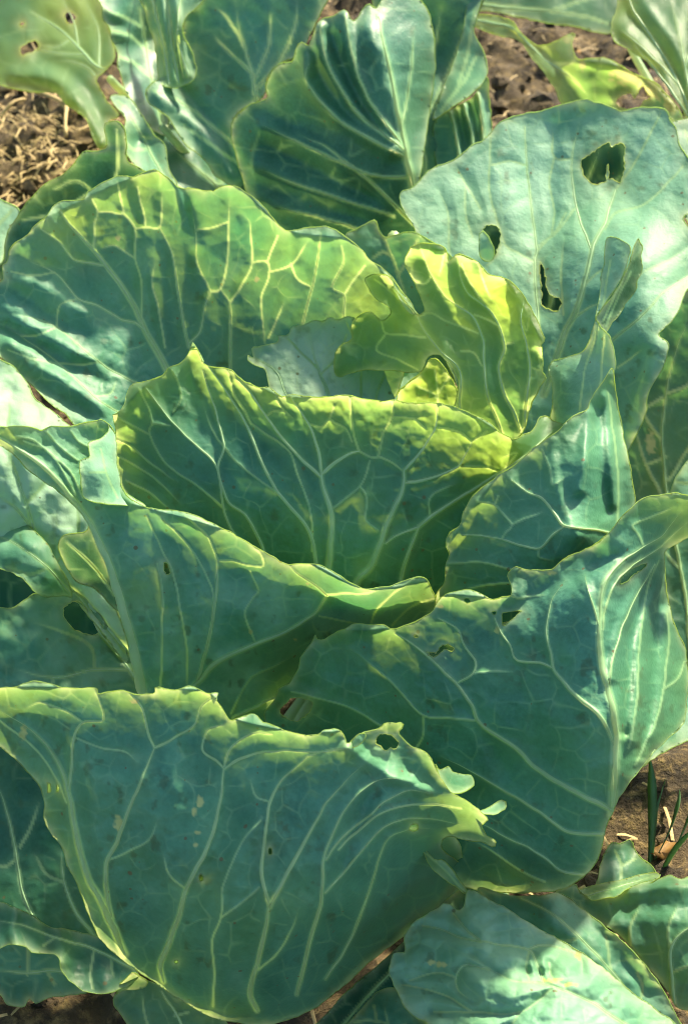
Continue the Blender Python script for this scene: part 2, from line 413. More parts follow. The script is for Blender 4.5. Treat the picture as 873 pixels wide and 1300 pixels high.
        tri = [tuple(q[k]) for q, k in zip(qd[(cnt == 3) & (cen > -0.45 * step)], kq[(cnt == 3) & (cen > -0.45 * step)])]
        used = np.zeros(len(Q), bool); used[full.ravel()] = True
        for tq in tri: used[list(tq)] = True
        idx = np.cumsum(used) - 1; Qs = Q[used]
        d, ve, ed, sc, tb = field(Qs)
        V = at(Qs[:, 0], Qs[:, 1], d) - org
        F = (idx[full] + off).tolist()
        F += [[int(idx[v]) + off for v in tq] for tq in tri]
        AV.append(V); AF += F; n = len(V); off += n
        wv = pt.get('wax', wax); av = pt.get('age', age)
        for k, v in (('vein', ve), ('edge', ed), ('wax', wv + 0.13 * fbm(Qs[:, 0] / 38, Qs[:, 1] / 38, sdp + 60, 4)), ('age', av + 0.36 * fbm(Qs[:, 0] / 95, Qs[:, 1] / 95, sdp + 70, 3)), ('pale_spot', sc), ('dirt', np.clip((fbm(Qs[:, 0] / 14, Qs[:, 1] / 14, sdp + 75, 4) - 0.62) * 2.2, 0, 1) * np.clip(fbm(Qs[:, 0] / 60, Qs[:, 1] / 60, sdp + 77, 2) + 0.5, 0, 1)), ('thin', pt.get('thin', thin) + tb + 0.20 * ve)): AA[k].append(v)
        # margin bead: the real thickness of the blade along outline and holes
        for li, l in enumerate(loops):
            l2 = l[::2] if li == 0 else l
            l2 = np.concatenate([l2, l2[:1]])
            dd = field(l2)[0]; C3 = at(l2[:, 0], l2[:, 1], dd) - org
            k = np.arange(len(l2)); R = 0.00026 * (1 + 0.35 * vnoise(k / 3.0, k * 0 + li, sdp)) * (1 if li == 0 else 0.8)
            R = R * (dd / 0.8)
            R[-1] = R[0]
            TV, TF = tube(C3, R, 5); TF = TF[:-2]
            AV.append(TV); AF += [[q + off for q in f] for f in TF]; n = len(TV); off += n
            for kk, v in (('vein', 0), ('edge', 0.6 + 0.35 * math.sin(li)), ('wax', wv), ('age', av), ('pale_spot', 0), ('thin', 0.75), ('dirt', 0)): AA[kk].append(np.full(n, float(v)))
        for vi, (w0, w1, c) in enumerate(VS):
            if w0 < rib_min: continue
            s2 = inside(c, ol)
            for h in hl: s2 &= ~inside(c, h)
            if s2.sum() < 4: continue
            idxs = np.where(s2)[0]; c = c[idxs[0]:idxs[-1] + 1]
            dd = field(c)[0]; e = 1.5
            pX = at(c[:, 0] + e, c[:, 1], field(c + [e, 0])[0]) - at(c[:, 0] - e, c[:, 1], field(c - [e, 0])[0])
            pY = at(c[:, 0], c[:, 1] + e, field(c + [0, e])[0]) - at(c[:, 0], c[:, 1] - e, field(c - [0, e])[0])
            nr = np.cross(pX, pY); nr /= np.maximum(np.linalg.norm(nr, axis=1, keepdims=True), 1e-9)
            C3 = at(c[:, 0], c[:, 1], dd); toc = np.array([0, 0, CAM_H]) - C3
            nr *= np.sign((nr * toc).sum(1, keepdims=True))
            R = np.linspace(w0, w1, len(c)) * (0.56 if fc == 'out' else 0.42) * dd / FPX * rib
            R = R * (1 + 0.16 * vnoise(np.arange(len(c)) / 5.0, np.full(len(c), vi * 1.0), sdp))
            u = np.linspace(0, 1, len(c)); R = R * (np.clip((1 - u) / 0.6, 0.02, 1) if FREE[vi] else np.clip((1.1 - u) / 0.4, 0.02, 1) ** 0.7) * np.clip(0.35 + u / 0.12, 0, 1)
            lift = (0.10 if fc == 'out' else -0.25)
            C3 = C3 + nr * (R * lift)[:, None] - org
            ribs.append((w0, *ridge(C3, R, nr), pt.get('wax', wax)))
    ob = mesh_obj(name, np.concatenate(AV), AF, par, M_LEAF, {k: np.concatenate(v) for k, v in AA.items()})
    if label: ob['label'] = label
    first = True
    for w0, V, F, wv in sorted(ribs, key=lambda r: -r[0]):
        mesh_obj('midrib' if first else 'vein', V, F, ob, M_RIB, {'wax': np.full(len(V), wv)}); first = False
    if base is not None:                                   # the stalk that carries the leaf, running back to the stem
        bx, by, bd, br = base
        p0 = at(bx, by, bd * DS / 100) - org; p2 = np.array([p0[0] * 0.08, p0[1] * 0.08, min(0.10, max(0.03, p0[2] * 0.5))])
        p1 = np.array([(p0[0] + p2[0]) / 2, (p0[1] + p2[1]) / 2, min(p0[2], p2[2]) - 0.01])
        tt = np.linspace(0, 1, 12)[:, None]; C3 = (1 - tt) ** 2 * p0 + 2 * tt * (1 - tt) * p1 + tt ** 2 * p2
        V, F = tube(C3, np.linspace(br * 0.6, br * 1.2, 12) / 1000, 8)
        mesh_obj('leaf_stalk', V, F, ob, M_RIB, {'wax': np.full(len(V), 0.3)})
    return ob

def shade_leaf(par, seed, outline, off, label):
    """an unseen leaf added to block backlight, wrapped close behind the leaf surveyed under `seed` and following its folds"""
    dp, kw = SURVEY[seed]
    dp = ' '.join('%g,%g,%g' % (x, y, d + off) for x, y, d in P(dp))
    make_leaf(par, outline, dp, seed=seed, step=3.4, wax=0.3, age=0.3, ruffle=0.3, thin=0.15, rib_min=99, label=label, store=False, **kw)

def stem(par, r=0.02, h=0.16, lean=(0, 0)):
    k = np.linspace(0, 1, 10); C = np.stack([lean[0] * k, lean[1] * k, -0.03 + (h + 0.03) * k], 1)
    V, F = tube(C, r * (1.15 - 0.45 * k + 0.08 * np.sin(k * 23)), 12, np.tile([0, 1.0, 0.05], (10, 1)))
    return mesh_obj('stem', V, F, par, M_STEM)

# ------------------------------------------------------------------ ground
def build_ground():
    xs = np.unique(np.concatenate([-np.geomspace(0.9, 150, 26)[::-1], np.linspace(-0.9, 0.9, 240), np.geomspace(0.9, 150, 26)]))
    ys = np.unique(np.concatenate([-np.geomspace(0.3, 150, 26)[::-1], np.linspace(-0.1, 2.6, 340), np.geomspace(2.6, 150, 26)]))
    X, Y = np.meshgrid(xs, ys); x, y = X.ravel(), Y.ravel()
    near = np.clip(2.0 - np.hypot(x, y - 1.2), 0, 1) ** 0.5
    z = 0.010 * fbm(x * 7, y * 7, 91, 4) + near * (0.012 * fbm(x * 28, y * 28, 95, 4) + 0.004 * np.abs(vnoise(x * 90, y * 90, 99)))
    V = np.stack([x, y, z - 0.008], 1); nx, ny = len(xs), len(ys)
    a = np.arange(nx * ny).reshape(ny, nx); F = np.stack([a[:-1, :-1], a[:-1, 1:], a[1:, 1:], a[1:, :-1]], -1).reshape(-1, 4).tolist()
    o = mesh_obj('ground', V, F, None, M_SOIL); o['kind'] = 'structure'
    def gz(x, y):
        x = np.atleast_1d(np.float64(x)); y = np.atleast_1d(np.float64(y))
        nr = np.clip(2.0 - np.hypot(x, y - 1.2), 0, 1) ** 0.5
        return (0.010 * fbm(x * 7, y * 7, 91, 4) + nr * (0.012 * fbm(x * 28, y * 28, 95, 4) + 0.004 * np.abs(vnoise(x * 90, y * 90, 99)))) - 0.008
    # clods and crumbs
    r = np.random.default_rng(5); VV, FF, off = [], [], 0
    ico = [(0,0,1),(0.894,0,0.447),(0.276,0.851,0.447),(-0.724,0.526,0.447),(-0.724,-0.526,0.447),(0.276,-0.851,0.447),
           (0.724,0.526,-0.447),(-0.276,0.851,-0.447),(-0.894,0,-0.447),(-0.276,-0.851,-0.447),(0.724,-0.526,-0.447),(0,0,-1)]
    fi = [(0,1,2),(0,2,3),(0,3,4),(0,4,5),(0,5,1),(1,6,2),(2,7,3),(3,8,4),(4,9,5),(5,10,1),(6,7,2),(7,8,3),(8,9,4),(9,10,5),(10,6,1),(11,7,6),(11,8,7),(11,9,8),(11,10,9),(11,6,10)]
    ico = np.array(ico)
    CX = r.uniform(-0.75, 0.75, 5200); CY = r.uniform(0.25, 2.4, 5200); CZ = gz(CX, CY)
    for k in range(5200):
        x, y = CX[k], CY[k]; s = 0.0022 * math.exp(r.normal(0.35, 0.65)); s = min(s, 0.016)
        v = ico * (1 + 0.32 * r.normal(size=(12, 1))) * s * np.array([1, r.uniform(.7, 1.2), r.uniform(.5, .9)])
        an = r.uniform(0, 6.28); c, sn = math.cos(an), math.sin(an); v = v @ np.array([[c, sn, 0], [-sn, c, 0], [0, 0, 1]])
        VV.append(v + [x, y, CZ[k] + s * 0.25]); FF += [[q + off for q in f] for f in fi]; off += 12
    o2 = mesh_obj('soil_crumbs', np.concatenate(VV), FF, None, M_SOIL); o2['kind'] = 'stuff'
    o2['label'] = 'brown clods and crumbs of dry soil lying on the bed'; o2['category'] = 'soil'
    o2.data.polygons.foreach_set('use_smooth', np.zeros(len(FF), bool))
    return gz
GZ = build_ground()

# ------------------------------------------------------------------ the large cabbage
MAIN = plant((0.0, 0.80, 0.0), "large open cabbage with wavy holed blue-green leaves filling the middle of the picture")
stem(MAIN, 0.024, 0.15)

# low front leaf, its outer face towards the viewer, right margin curled over
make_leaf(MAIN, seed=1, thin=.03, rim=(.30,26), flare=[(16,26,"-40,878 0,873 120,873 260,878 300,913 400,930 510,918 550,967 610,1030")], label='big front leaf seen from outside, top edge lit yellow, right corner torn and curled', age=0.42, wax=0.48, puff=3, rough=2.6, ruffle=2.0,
  outline="-40,878 0,873 22,871 40,865 60,868 80,872 100,873 122,873 124,880 140,878 156,877 175,882 196,881 197,873 205,873 222,876 240,870 248,872 262,880 277,880 275,888 281,898 287,908 293,915 305,911 318,906 325,908 334,917 350,922 370,929 390,933 405,932 410,927 430,927 437,935 442,944 456,933 466,928 482,924 487,918 502,917 510,917 512,923 506,930 511,938 525,948 538,953 550,967 557,984 571,1005 581,1010 595,1018 609,1029 619,1041 611,1048 617,1060 629,1069 626,1075 612,1069 592,1066 568,1062 560,1075 575,1090 592,1105 590,1130 560,1160 513,1188 468,1222 430,1257 390,1285 345,1300 300,1298 275,1293 258,1286 223,1265 192,1244 172,1231 148,1212 127,1191 120,1177 110,1153 100,1126 86,1098 81,1078 66,1060 57,1042 57,1022 52,1001 38,983 20,964 0,948 -40,920",
  depth="-40,890,71.5 0,873,71 120,873,70 260,880,69.5 400,930,68.5 442,944,68.8 510,918,70.5 550,967,71 609,1029,71.5 629,1070,72 250,1050,67.6 150,1000,68.6 400,1060,68.2 340,970,68.4 500,1000,69.2 540,1040,70.8 500,1090,72 460,1150,73 560,1110,79 592,1105,85 560,1160,86 160,1215,74.5 250,1200,70 330,1200,70 330,1296,77 440,1250,80 513,1188,84 60,1030,70.8 120,1177,73 0,948,72 400,1200,72.5",
  holes=["482,932 490,932 500,936 506,944 502,951 495,950 490,953 483,948 477,942", "60,994 64,994 65,1006 61,1005", "72,996 75,997 75,1003 72,1005","254,1111 258,1112 257,1118 253,1117","222,1219 226,1219 226,1223 222,1223","341,1078 344,1077 345,1084 342,1085","519,1053 524,1046 530,1049 528,1055"],
  spots=[(254,1018,5,8),(248,1030,4,6),(252,1057,4,2.5),(249,1073,3,3),(30,930,5,9),(170,890,6,3),(150,1045,6,9)],
  folds=[(3.7,14,"60,905 110,970 120,1060 160,1170"),(3.4,16,"225,960 215,1060 200,1150"),(-3.4,18,"250,940 300,1000 275,1120 255,1240"),(4.2,14,"355,990 310,1090 300,1200"),(5.1,11,"442,950 490,980 540,1003 575,1014 615,1034"),(-5.1,12,"470,1010 440,1080 425,1180")],
  veins=[(7.5,3,"158,1212 144,1177 127,1143 110,1109 98,1067 92,1035 87,1005 77,975 60,947 34,922 0,902"),
   (3,1.4,"88,1003 91,977 94,936 105,917 131,914 129,895 123,879"),(1.8,1,"105,917 86,904 52,892 33,900"),
   (4.6,2,"142,1166 137,1140 134,1119 137,1092 148,1071 152,1058 165,1026 186,974 196,950"),(2.4,1.2,"196,950 189,933 182,902 177,893 165,881"),(2.6,1.2,"196,950 222,936 247,919 256,897 275,884"),
   (5.2,2.6,"208,1246 203,1226 210,1208 227,1164 237,1129 261,1081 271,1053 281,1012 284,977"),(2.4,1.2,"284,977 275,966 257,952 265,926 282,920"),(2.6,1.2,"284,974 296,946 324,931 345,932"),(2.6,1,"285,976 300,966 319,958 336,955 357,953 400,955 440,950"),
   (4.8,3.4,"326,1283 317,1260 324,1232 337,1181 342,1152"),(3.4,1.8,"342,1152 332,1109 337,1061 343,1019 360,988 391,960"),(2,1,"391,960 415,952 442,950"),(4,1.8,"342,1152 372,1095 403,1040 415,1019 442,988 460,972"),
   (4,2,"376,1262 392,1201 408,1140 411,1088 420,1064 442,1022 470,995 497,988 521,993"),(2.6,1.6,"413,1091 434,1064 468,1035 489,1017 520,1003 548,1008"),
   (3,1.8,"413,1243 440,1201 461,1153 475,1109 489,1071 500,1060 523,1052 550,1053"),(2.4,1.4,"413,1133 439,1105 461,1078 489,1050 523,1039 557,1041 590,1050"),(2.4,1.4,"430,1078 454,1055 482,1034 520,1022 557,1022 585,1026"),
   (2.2,1.2,"270,1277 272,1232 270,1195 281,1164 282,1129 293,1098 313,1061 331,1042"),(1.6,.8,"281,1164 310,1143 329,1126"),(1.6,.8,"137,1092 165,1080 190,1065 200,1040"),(1.6,.8,"343,1019 325,1010 318,990"),
   (1.6,.8,"237,1129 215,1110 208,1085"),(1.4,.8,"323,1235 350,1212 370,1180 378,1155"),(1.6,.8,"94,936 130,950 160,955 176,970"),(1.6,1,"0,915 40,945 70,985 85,1020")],
  patches=[dict(outline="553,970 556,978 563,975 570,972 573,980 585,983 598,984 601,997 590,1006 578,1008 569,1004 560,992",depth="553,970,70.9 556,984,71 571,1005,71.2 598,984,73.5 601,997,73 575,975,73.5",face='in',wax=.15,age=.3),
           dict(outline="607,1029 620,1024 634,1016 641,1018 642,1026 636,1031 626,1035 612,1033",depth="607,1030,71.4 626,1035,71.6 642,1022,72.6 630,1018,72.8 620,1024,72.3",face='in',wax=.15,age=.3),
           dict(outline="443,944 450,938 457,932 464,932 463,940 457,946 449,949",depth="443,944,68.6 464,932,68 457,946,67.9 450,938,68.3",face='in',wax=.6,age=.4)],
  base=(300,1275,80,9))

# left leaf: white rib on its left edge, rolled flap on top
make_leaf(MAIN, seed=2, thin=.05, rim=(.28,36), flare=[(14,24,"170,640 290,674 400,718 464,748 545,738"),(8,24,"-40,548 0,543 125,533")], label='left leaf seen from outside with thick pale rib and a rolled-over flap', wax=0.66, age=0.42, puff=2, rough=1.6, ruffle=1.6,
  outline="-40,548 0,543 30,541 55,546 65,542 95,540 125,533 137,537 147,552 149,590 157,622 185,643 230,650 262,660 290,674 325,696 345,706 365,716 385,717 405,718 425,728 450,742 464,748 490,745 510,738 530,732 541,735 547,746 553,760 552,790 500,840 420,868 398,882 354,882 346,925 300,938 250,930 190,905 178,870 161,810 148,760 131,705 113,665 93,641 69,620 41,600 17,577 0,565 -40,557",
  depth="-40,552,78.5 0,552,78.8 130,535,80.6 149,590,80.4 105,640,79 185,643,80 325,696,79.3 405,720,79.2 464,748,79.6 545,745,81.8 180,870,80.2 150,760,79.5 250,780,79 230,900,82 330,800,80.2 400,830,84 300,930,86 330,960,87 480,850,87 60,590,78.6",
  holes=["208,715 212,714 216,721 217,728 213,729 209,724"], spots=[(318,802,2,3),(375,812,2.5,1.5),(390,741,2,1.5)],
  folds=[(2.7,10,"212,850 215,760 200,690"),(2.4,9,"245,850 240,770 215,690"),(-3.7,16,"310,860 330,770 310,720"),(3.4,14,"280,842 325,817 380,787 415,755")],
  veins=[(9,6,"183,892 171,832 160,790 148,748 131,700 116,668 100,642"),(5,2.5,"100,642 80,618 50,588 0,556"),
   (3.6,2,"250,868 262,825 272,772 276,737 277,712"),(2,1,"277,712 264,682 250,668 235,655"),(2,1,"277,712 295,712 319,718 334,718 332,703 325,697"),
   (5.5,2.6,"246,872 275,842 325,817 360,803 398,780 415,756"),(2.4,1.2,"415,756 401,744 382,732 370,720"),(2.2,1.2,"415,755 439,753 463,754 480,748"),
   (3,1.5,"296,912 340,890 375,879 400,870"),(2.2,1,"293,905 320,860 350,845 372,832"),(2,1,"470,791 477,775 496,756 525,735"),(1.8,1,"497,794 515,775 532,765 550,760"),(1.8,1,"405,782 440,790 480,796"),
   (2.2,1,"204,870 206,820 206,751 200,715"),(2.2,1,"238,868 237,820 227,765 220,730 203,693 186,655"),(2,1,"272,770 268,744 251,710 230,682 206,660"),(1.6,.8,"325,817 310,780 320,760 328,750 317,725"),
   (1.8,1,"96,628 75,590 45,560 20,553"),(1.8,1,"105,632 90,600 60,572 30,560"),(1.6,.8,"100,585 85,575 70,560 60,548"),(1.4,.7,"118,570 100,560 90,548")],
  patches=[dict(outline="137,537 147,552 149,590 157,622 185,643 150,641 112,636 105,628 102,600 103,585 115,580 112,563 128,556 138,546",
     depth="138,540,80.4 147,560,80.3 149,590,80.3 157,622,80.1 185,643,79.9 150,641,78.6 112,636,77.6 102,605,77.2 108,582,77.6 128,556,79.0 130,600,77.8",face='in',wax=.75,age=.2,puff=.6,rough=1.2,ruffle=1.2,
     veins=[(1.6,1,"150,632 135,600 128,570"),(1.2,.8,"135,600 115,600")])],
  base=(240,925,83,9))

# middle leaf, backlit
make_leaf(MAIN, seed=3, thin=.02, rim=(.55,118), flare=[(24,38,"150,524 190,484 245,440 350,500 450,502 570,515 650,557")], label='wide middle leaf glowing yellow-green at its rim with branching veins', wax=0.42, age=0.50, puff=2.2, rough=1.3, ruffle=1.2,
  outline="146,537 144,527 151,524 158,513 161,500 170,488 189,484 206,476 215,467 227,462 237,452 245,437 250,444 257,459 264,464 291,469 305,481 327,492 343,493 358,504 370,500 398,504 418,503 444,501 460,506 484,509 499,508 515,511 549,512 571,515 601,527 621,537 636,550 651,557 664,552 676,545 683,531 690,527 702,534 716,543 700,575 640,640 600,720 565,785 470,805 380,785 250,725 175,665 152,615 148,585",
  depth="146,530,86.5 190,484,86.8 245,440,87 300,478,85.6 350,500,84.6 450,502,83.6 570,515,84 651,557,85.4 690,530,87.5 716,545,87 300,600,82.4 220,560,84 450,600,81.6 450,680,81.8 600,620,84 170,640,85.5 450,800,84.5 565,785,86.5 300,740,84.5 540,560,82.8 370,560,82.6",
  spots=[],
  folds=[(-2.6,12,"243,450 262,520 285,600"),(2.2,18,"330,510 370,590 400,680"),(2.6,20,"500,540 470,640 440,730"),(-2.2,12,"640,600 560,660 500,740")],
  veins=[(6,4.2,"416,790 417,719 420,676 420,648 411,621 408,601"),(3,1.4,"408,606 387,587 360,558 339,529 319,500 301,481"),(3,1.4,"408,601 405,575 398,555 391,537 377,517 370,503"),(3.4,2,"409,602 425,588 442,577 456,573"),(2.2,1.2,"456,573 450,555 447,537 444,503"),(2,1.4,"456,573 470,580 480,580"),(2.2,1.2,"480,580 484,560 487,548 497,529 498,510"),(2,1.6,"480,580 497,587 511,597"),
   (6,4,"440,790 453,739 471,719 484,688 488,674 500,645 512,619 512,597"),(3,1.2,"512,597 529,580 543,561 553,541 556,515"),(3,1.4,"514,614 553,605 581,592 590,578 598,561"),(1.8,1,"598,561 585,549 570,545 556,543"),(1.8,1,"598,561 618,547"),
   (4,2.8,"505,770 510,732 519,701 532,669"),(3.8,1.6,"532,669 553,652 594,626 639,597 673,573 700,548"),(2.4,1.4,"532,669 501,681 490,690"),(1.8,.9,"545,653 545,633 563,621 578,615"),
   (3.6,1.6,"402,760 401,713 391,672 363,638 350,622 332,587 312,537 295,508 277,482 265,465"),(1.8,1,"350,624 315,600 290,575 270,545 258,510"),(2,1,"396,700 396,669 391,638 377,600 369,575 360,566 340,553 319,537"),
   (3,1.4,"345,740 332,693 312,655 291,638 279,610 277,592 284,565 271,513 257,470"),(2.6,1.2,"330,745 312,705 296,676 284,646 275,592 250,566 220,537 200,512 186,492"),
   (2,1,"285,647 250,617 213,591 189,551 194,539 215,540"),(1.8,1,"189,551 168,540 148,528"),(1.6,.9,"220,524 230,507 227,486 218,470"),(1.8,.9,"148,558 168,568 196,592 225,612"),(1.8,.9,"149,579 179,596 206,616 230,640"),(1.8,.9,"160,610 190,625 220,650"),(1.6,.9,"194,540 190,520 176,492"),
   (1.6,.8,"319,537 310,520 298,500 290,472"),(1.6,.8,"339,529 345,522 360,521 372,530"),(1.5,.8,"360,520 352,508"),(1.6,.8,"391,537 408,542 418,532 425,536 440,545 447,560"),(1.5,.8,"418,532 424,515"),(1.5,.8,"497,529 510,530 525,531 535,528"),(1.4,.8,"525,531 540,545"),
   (1.8,.9,"420,648 440,632 458,615 470,585"),(1.6,.8,"456,617 466,632 464,660 480,673"),(1.4,.8,"632,598 612,593 585,592"),(1.4,.8,"642,593 655,575 640,580")],
  patches=[dict(outline="245,436 249,441 254,449 259,460 252,458 246,453 242,447",depth="245,437,87 242,447,86.6 259,460,86.2 252,447,88",face='in',wax=.8,age=.2,ruffle=0,rough=0)],
  base=(430,800,85,10))

# right leaf: outer wall facing the viewer, pale inner wall and folded tip behind
make_leaf(MAIN, seed=4, thin=.02, rim=(.30,38), flare=[(13,28,"555,750 570,690 636,600 711,543 770,475")], label='right leaf folded to a trough, pale inside, with sunlit patches on its pleats', wax=0.46, age=0.40, puff=2.2, rough=1.6, ruffle=1.5,
  outline="553,755 563,739 565,715 570,705 565,691 569,677 582,669 589,650 601,629 620,612 636,600 656,588 677,567 687,562 711,543 719,534 738,522 745,519 750,505 765,485 776,467 779,485 782,505 788,540 796,577 802,612 804,650 792,720 740,790 650,830 575,810 556,785",
  depth="553,755,82.6 570,700,82 601,629,81.8 636,600,81.6 687,562,82 745,519,83 776,467,84.4 788,540,86 804,650,86 700,650,79.6 650,700,80 740,590,79.8 740,680,78.8 792,720,84.5 650,830,83.5 560,790,84 770,560,82.4",
  folds=[(5.5,8,"748,525 742,580 735,620"),(-5.5,8,"757,520 760,560 763,610 770,650"),(5.5,7,"768,505 775,560 780,640"),(-4.4,8,"776,490 786,560 790,640"),(3.3,9,"700,560 705,620 730,680")],
  veins=[(2.8,2,"800,690 770,676 737,671 715,667 704,653 687,633 670,626 648,609"),(2.4,1.2,"715,668 700,680 684,696 663,693 636,684 610,680 587,679"),(1.8,1,"636,684 642,675 649,667 638,652 627,641 605,636"),(1.6,.8,"649,667 668,658 687,650"),(2,1,"690,735 665,728 642,722 608,714 570,715"),(2,1,"680,750 642,741 601,746 580,750"),(1.8,1,"687,571 697,592 701,616 718,604"),(1.8,1,"684,696 684,708 701,712"),(2.2,1.4,"783,700 784,612 779,560 771,498"),(1.6,.8,"627,641 632,630")],
  patches=[dict(outline="697,462 720,453 740,445 750,422 756,398 761,365 766,330 769,303 780,301 790,305 800,313 798,327 790,350 778,370 765,390 757,402 762,415 775,430 779,445 780,466 768,487 752,507 740,530 715,560 690,560 700,520 700,490",
      depth="697,462,89.5 740,445,88.5 756,398,88.3 769,303,90.5 800,313,88.2 757,402,86.8 779,445,85.2 778,466,84.8 740,530,85 700,560,88.5 700,500,88.5 735,480,86.8",face='in',wax=.72,age=.2,puff=.5,rough=1,ruffle=.8,
      veins=[(1.6,1,"735,520 742,470 758,420 775,330"),(1.4,.8,"760,500 765,450 766,425")]),
    dict(outline="801,322 806,306 810,301 812,308 815,314 812,325 815,338 814,346 808,358 807,369 800,378 793,387 779,407 769,421 763,414 757,404 766,389 779,372 791,350 799,330",
      depth="801,322,88.2 810,301,89.4 815,338,89.6 793,387,89 769,421,87.2 757,404,86.9 779,372,87.3",face='out',wax=.05,age=.2,puff=.5,rough=.8,ruffle=1,
      veins=[(1.6,1,"768,415 785,375 800,345"),(1.4,.8,"764,408 780,376 797,335")])],
  base=(650,825,84,9))

# big right front leaf, creased along its midrib, right half in the sun
make_leaf(MAIN, seed=5, thin=.03, rim=(.32,28), flare=[(15,26,"355,876 400,806 500,796 560,757 640,757 660,720 740,698 820,631 905,636")], label='big right front leaf creased along its midrib, right half sunlit, rim eaten', wax=0.42, age=0.34, puff=2.8, rough=2.2, ruffle=1.8,
  outline="353,876 362,870 369,867 379,846 383,831 395,817 400,805 402,812 410,812 420,805 439,797 450,792 467,793 487,792 498,798 522,790 546,778 553,767 563,755 584,750 597,749 611,755 625,761 638,758 648,756 647,741 643,729 655,719 664,722 673,724 693,724 704,719 714,710 741,698 759,689 776,672 793,652 810,636 819,631 834,629 855,626 873,629 905,636 905,668 873,682 855,693 843,703 844,724 846,758 855,792 867,820 871,838 872,869 870,903 865,920 841,944 817,968 807,982 793,1003 781,1022 766,1060 758,1090 736,1117 711,1130 661,1133 606,1130 560,1115 500,1060 430,1000 380,950 340,920 336,905 348,890",
  depth="353,880,80.5 400,810,80.6 450,793,80.2 520,790,79.2 563,755,78.6 597,749,78.2 648,745,77.8 741,698,77.6 819,631,77.6 905,636,83 905,668,83.5 843,703,82 846,760,84 871,850,85 870,903,83.5 817,968,77 781,1022,74.8 760,800,73.4 765,740,74.4 778,900,72.6 779,972,73 800,700,76 640,800,76.8 600,880,76 700,850,74.6 700,950,74.6 620,1000,77 500,860,78.6 450,870,79.4 380,940,82.5 500,1050,82 560,1090,81.5 650,1131,80 740,1114,77.5 690,1060,76.6 820,850,78.4",
  holes=["355,903 363,892 371,886 384,886 395,891 393,903 385,911 376,916 364,912","542,827 553,829 557,822 566,818 575,822 574,826 564,825 556,832 548,834","638,794 637,780 647,777 661,775 655,782 648,788","590,760 594,760 596,764 592,766 589,763","624,777 628,776 630,779 626,781","786,741 790,731 796,724 804,721 810,719 821,715 816,721 808,727 796,737","525,806 530,806 530,809 526,809"],
  spots=[(700,727,7,3),(630,800,4,5),(560,770,4,2),(690,722,5,3)],
  folds=[(5.9,8,"775,860 786,800 812,745 838,712"),(-5.2,7,"790,930 798,860 802,800 825,735"),(5.9,8,"803,940 809,880 812,810 836,735"),(-5.2,8,"812,960 824,900 828,830 838,770"),(5.2,8,"815,965 836,905 845,830 844,780"),(-3.2,14,"560,820 600,900 640,980"),(2.6,18,"660,800 690,900 740,980"),(-3.9,10,"650,770 700,745 760,715 800,700")],
  veins=[(8.5,4,"776,1035 778,1005 780,972 781,937 776,896 767,862 761,827 760,799 762,765 765,744 776,727 793,710 817,693 841,679 865,648"),(2,1.2,"817,693 810,679 803,667 827,655 855,643"),(2.6,1.4,"764,800 768,772 783,737 800,720 840,692 873,662"),
   (4,2,"779,945 772,927 758,906 738,889 717,869 702,848 698,827 693,803 695,785 700,761 717,737"),(2.4,1.2,"702,848 686,841 655,838 647,820 635,803 628,785"),(2.6,1.2,"760,800 753,772 745,748 741,729"),
   (5,2,"775,1028 755,1018 717,999 679,975 655,951 607,917 599,896 580,869 563,853 546,836 522,816 501,804"),(2.4,1.2,"580,867 599,855 603,840 587,816 580,798 556,785"),(1.6,.8,"599,855 625,852 649,852"),(2.2,1,"606,914 570,912 537,908 501,871 467,840 445,825"),(1.6,.8,"537,908 536,935 528,950"),
   (3.4,1.8,"765,1060 719,1055 674,1024 626,996 602,982 560,960"),(2.6,1.4,"740,1110 712,1105 681,1082 640,1062 600,1040"),(2.2,1.2,"690,1120 660,1105 626,1082 600,1066"),(2.2,1.2,"530,955 484,922 443,898 402,886 370,878"),
   (2.4,1.2,"772,880 776,845 783,817 795,782 810,751 831,717"),(2.2,1.2,"797,950 801,937 808,886 810,834 813,800 824,737 836,712"),(2.2,1.2,"806,972 818,945 831,920 841,876 848,817 846,780"),(1.6,.8,"841,876 860,862 868,840"),(1.6,.8,"648,756 660,760 675,757 690,755")],
  base=(680,1120,80,10))

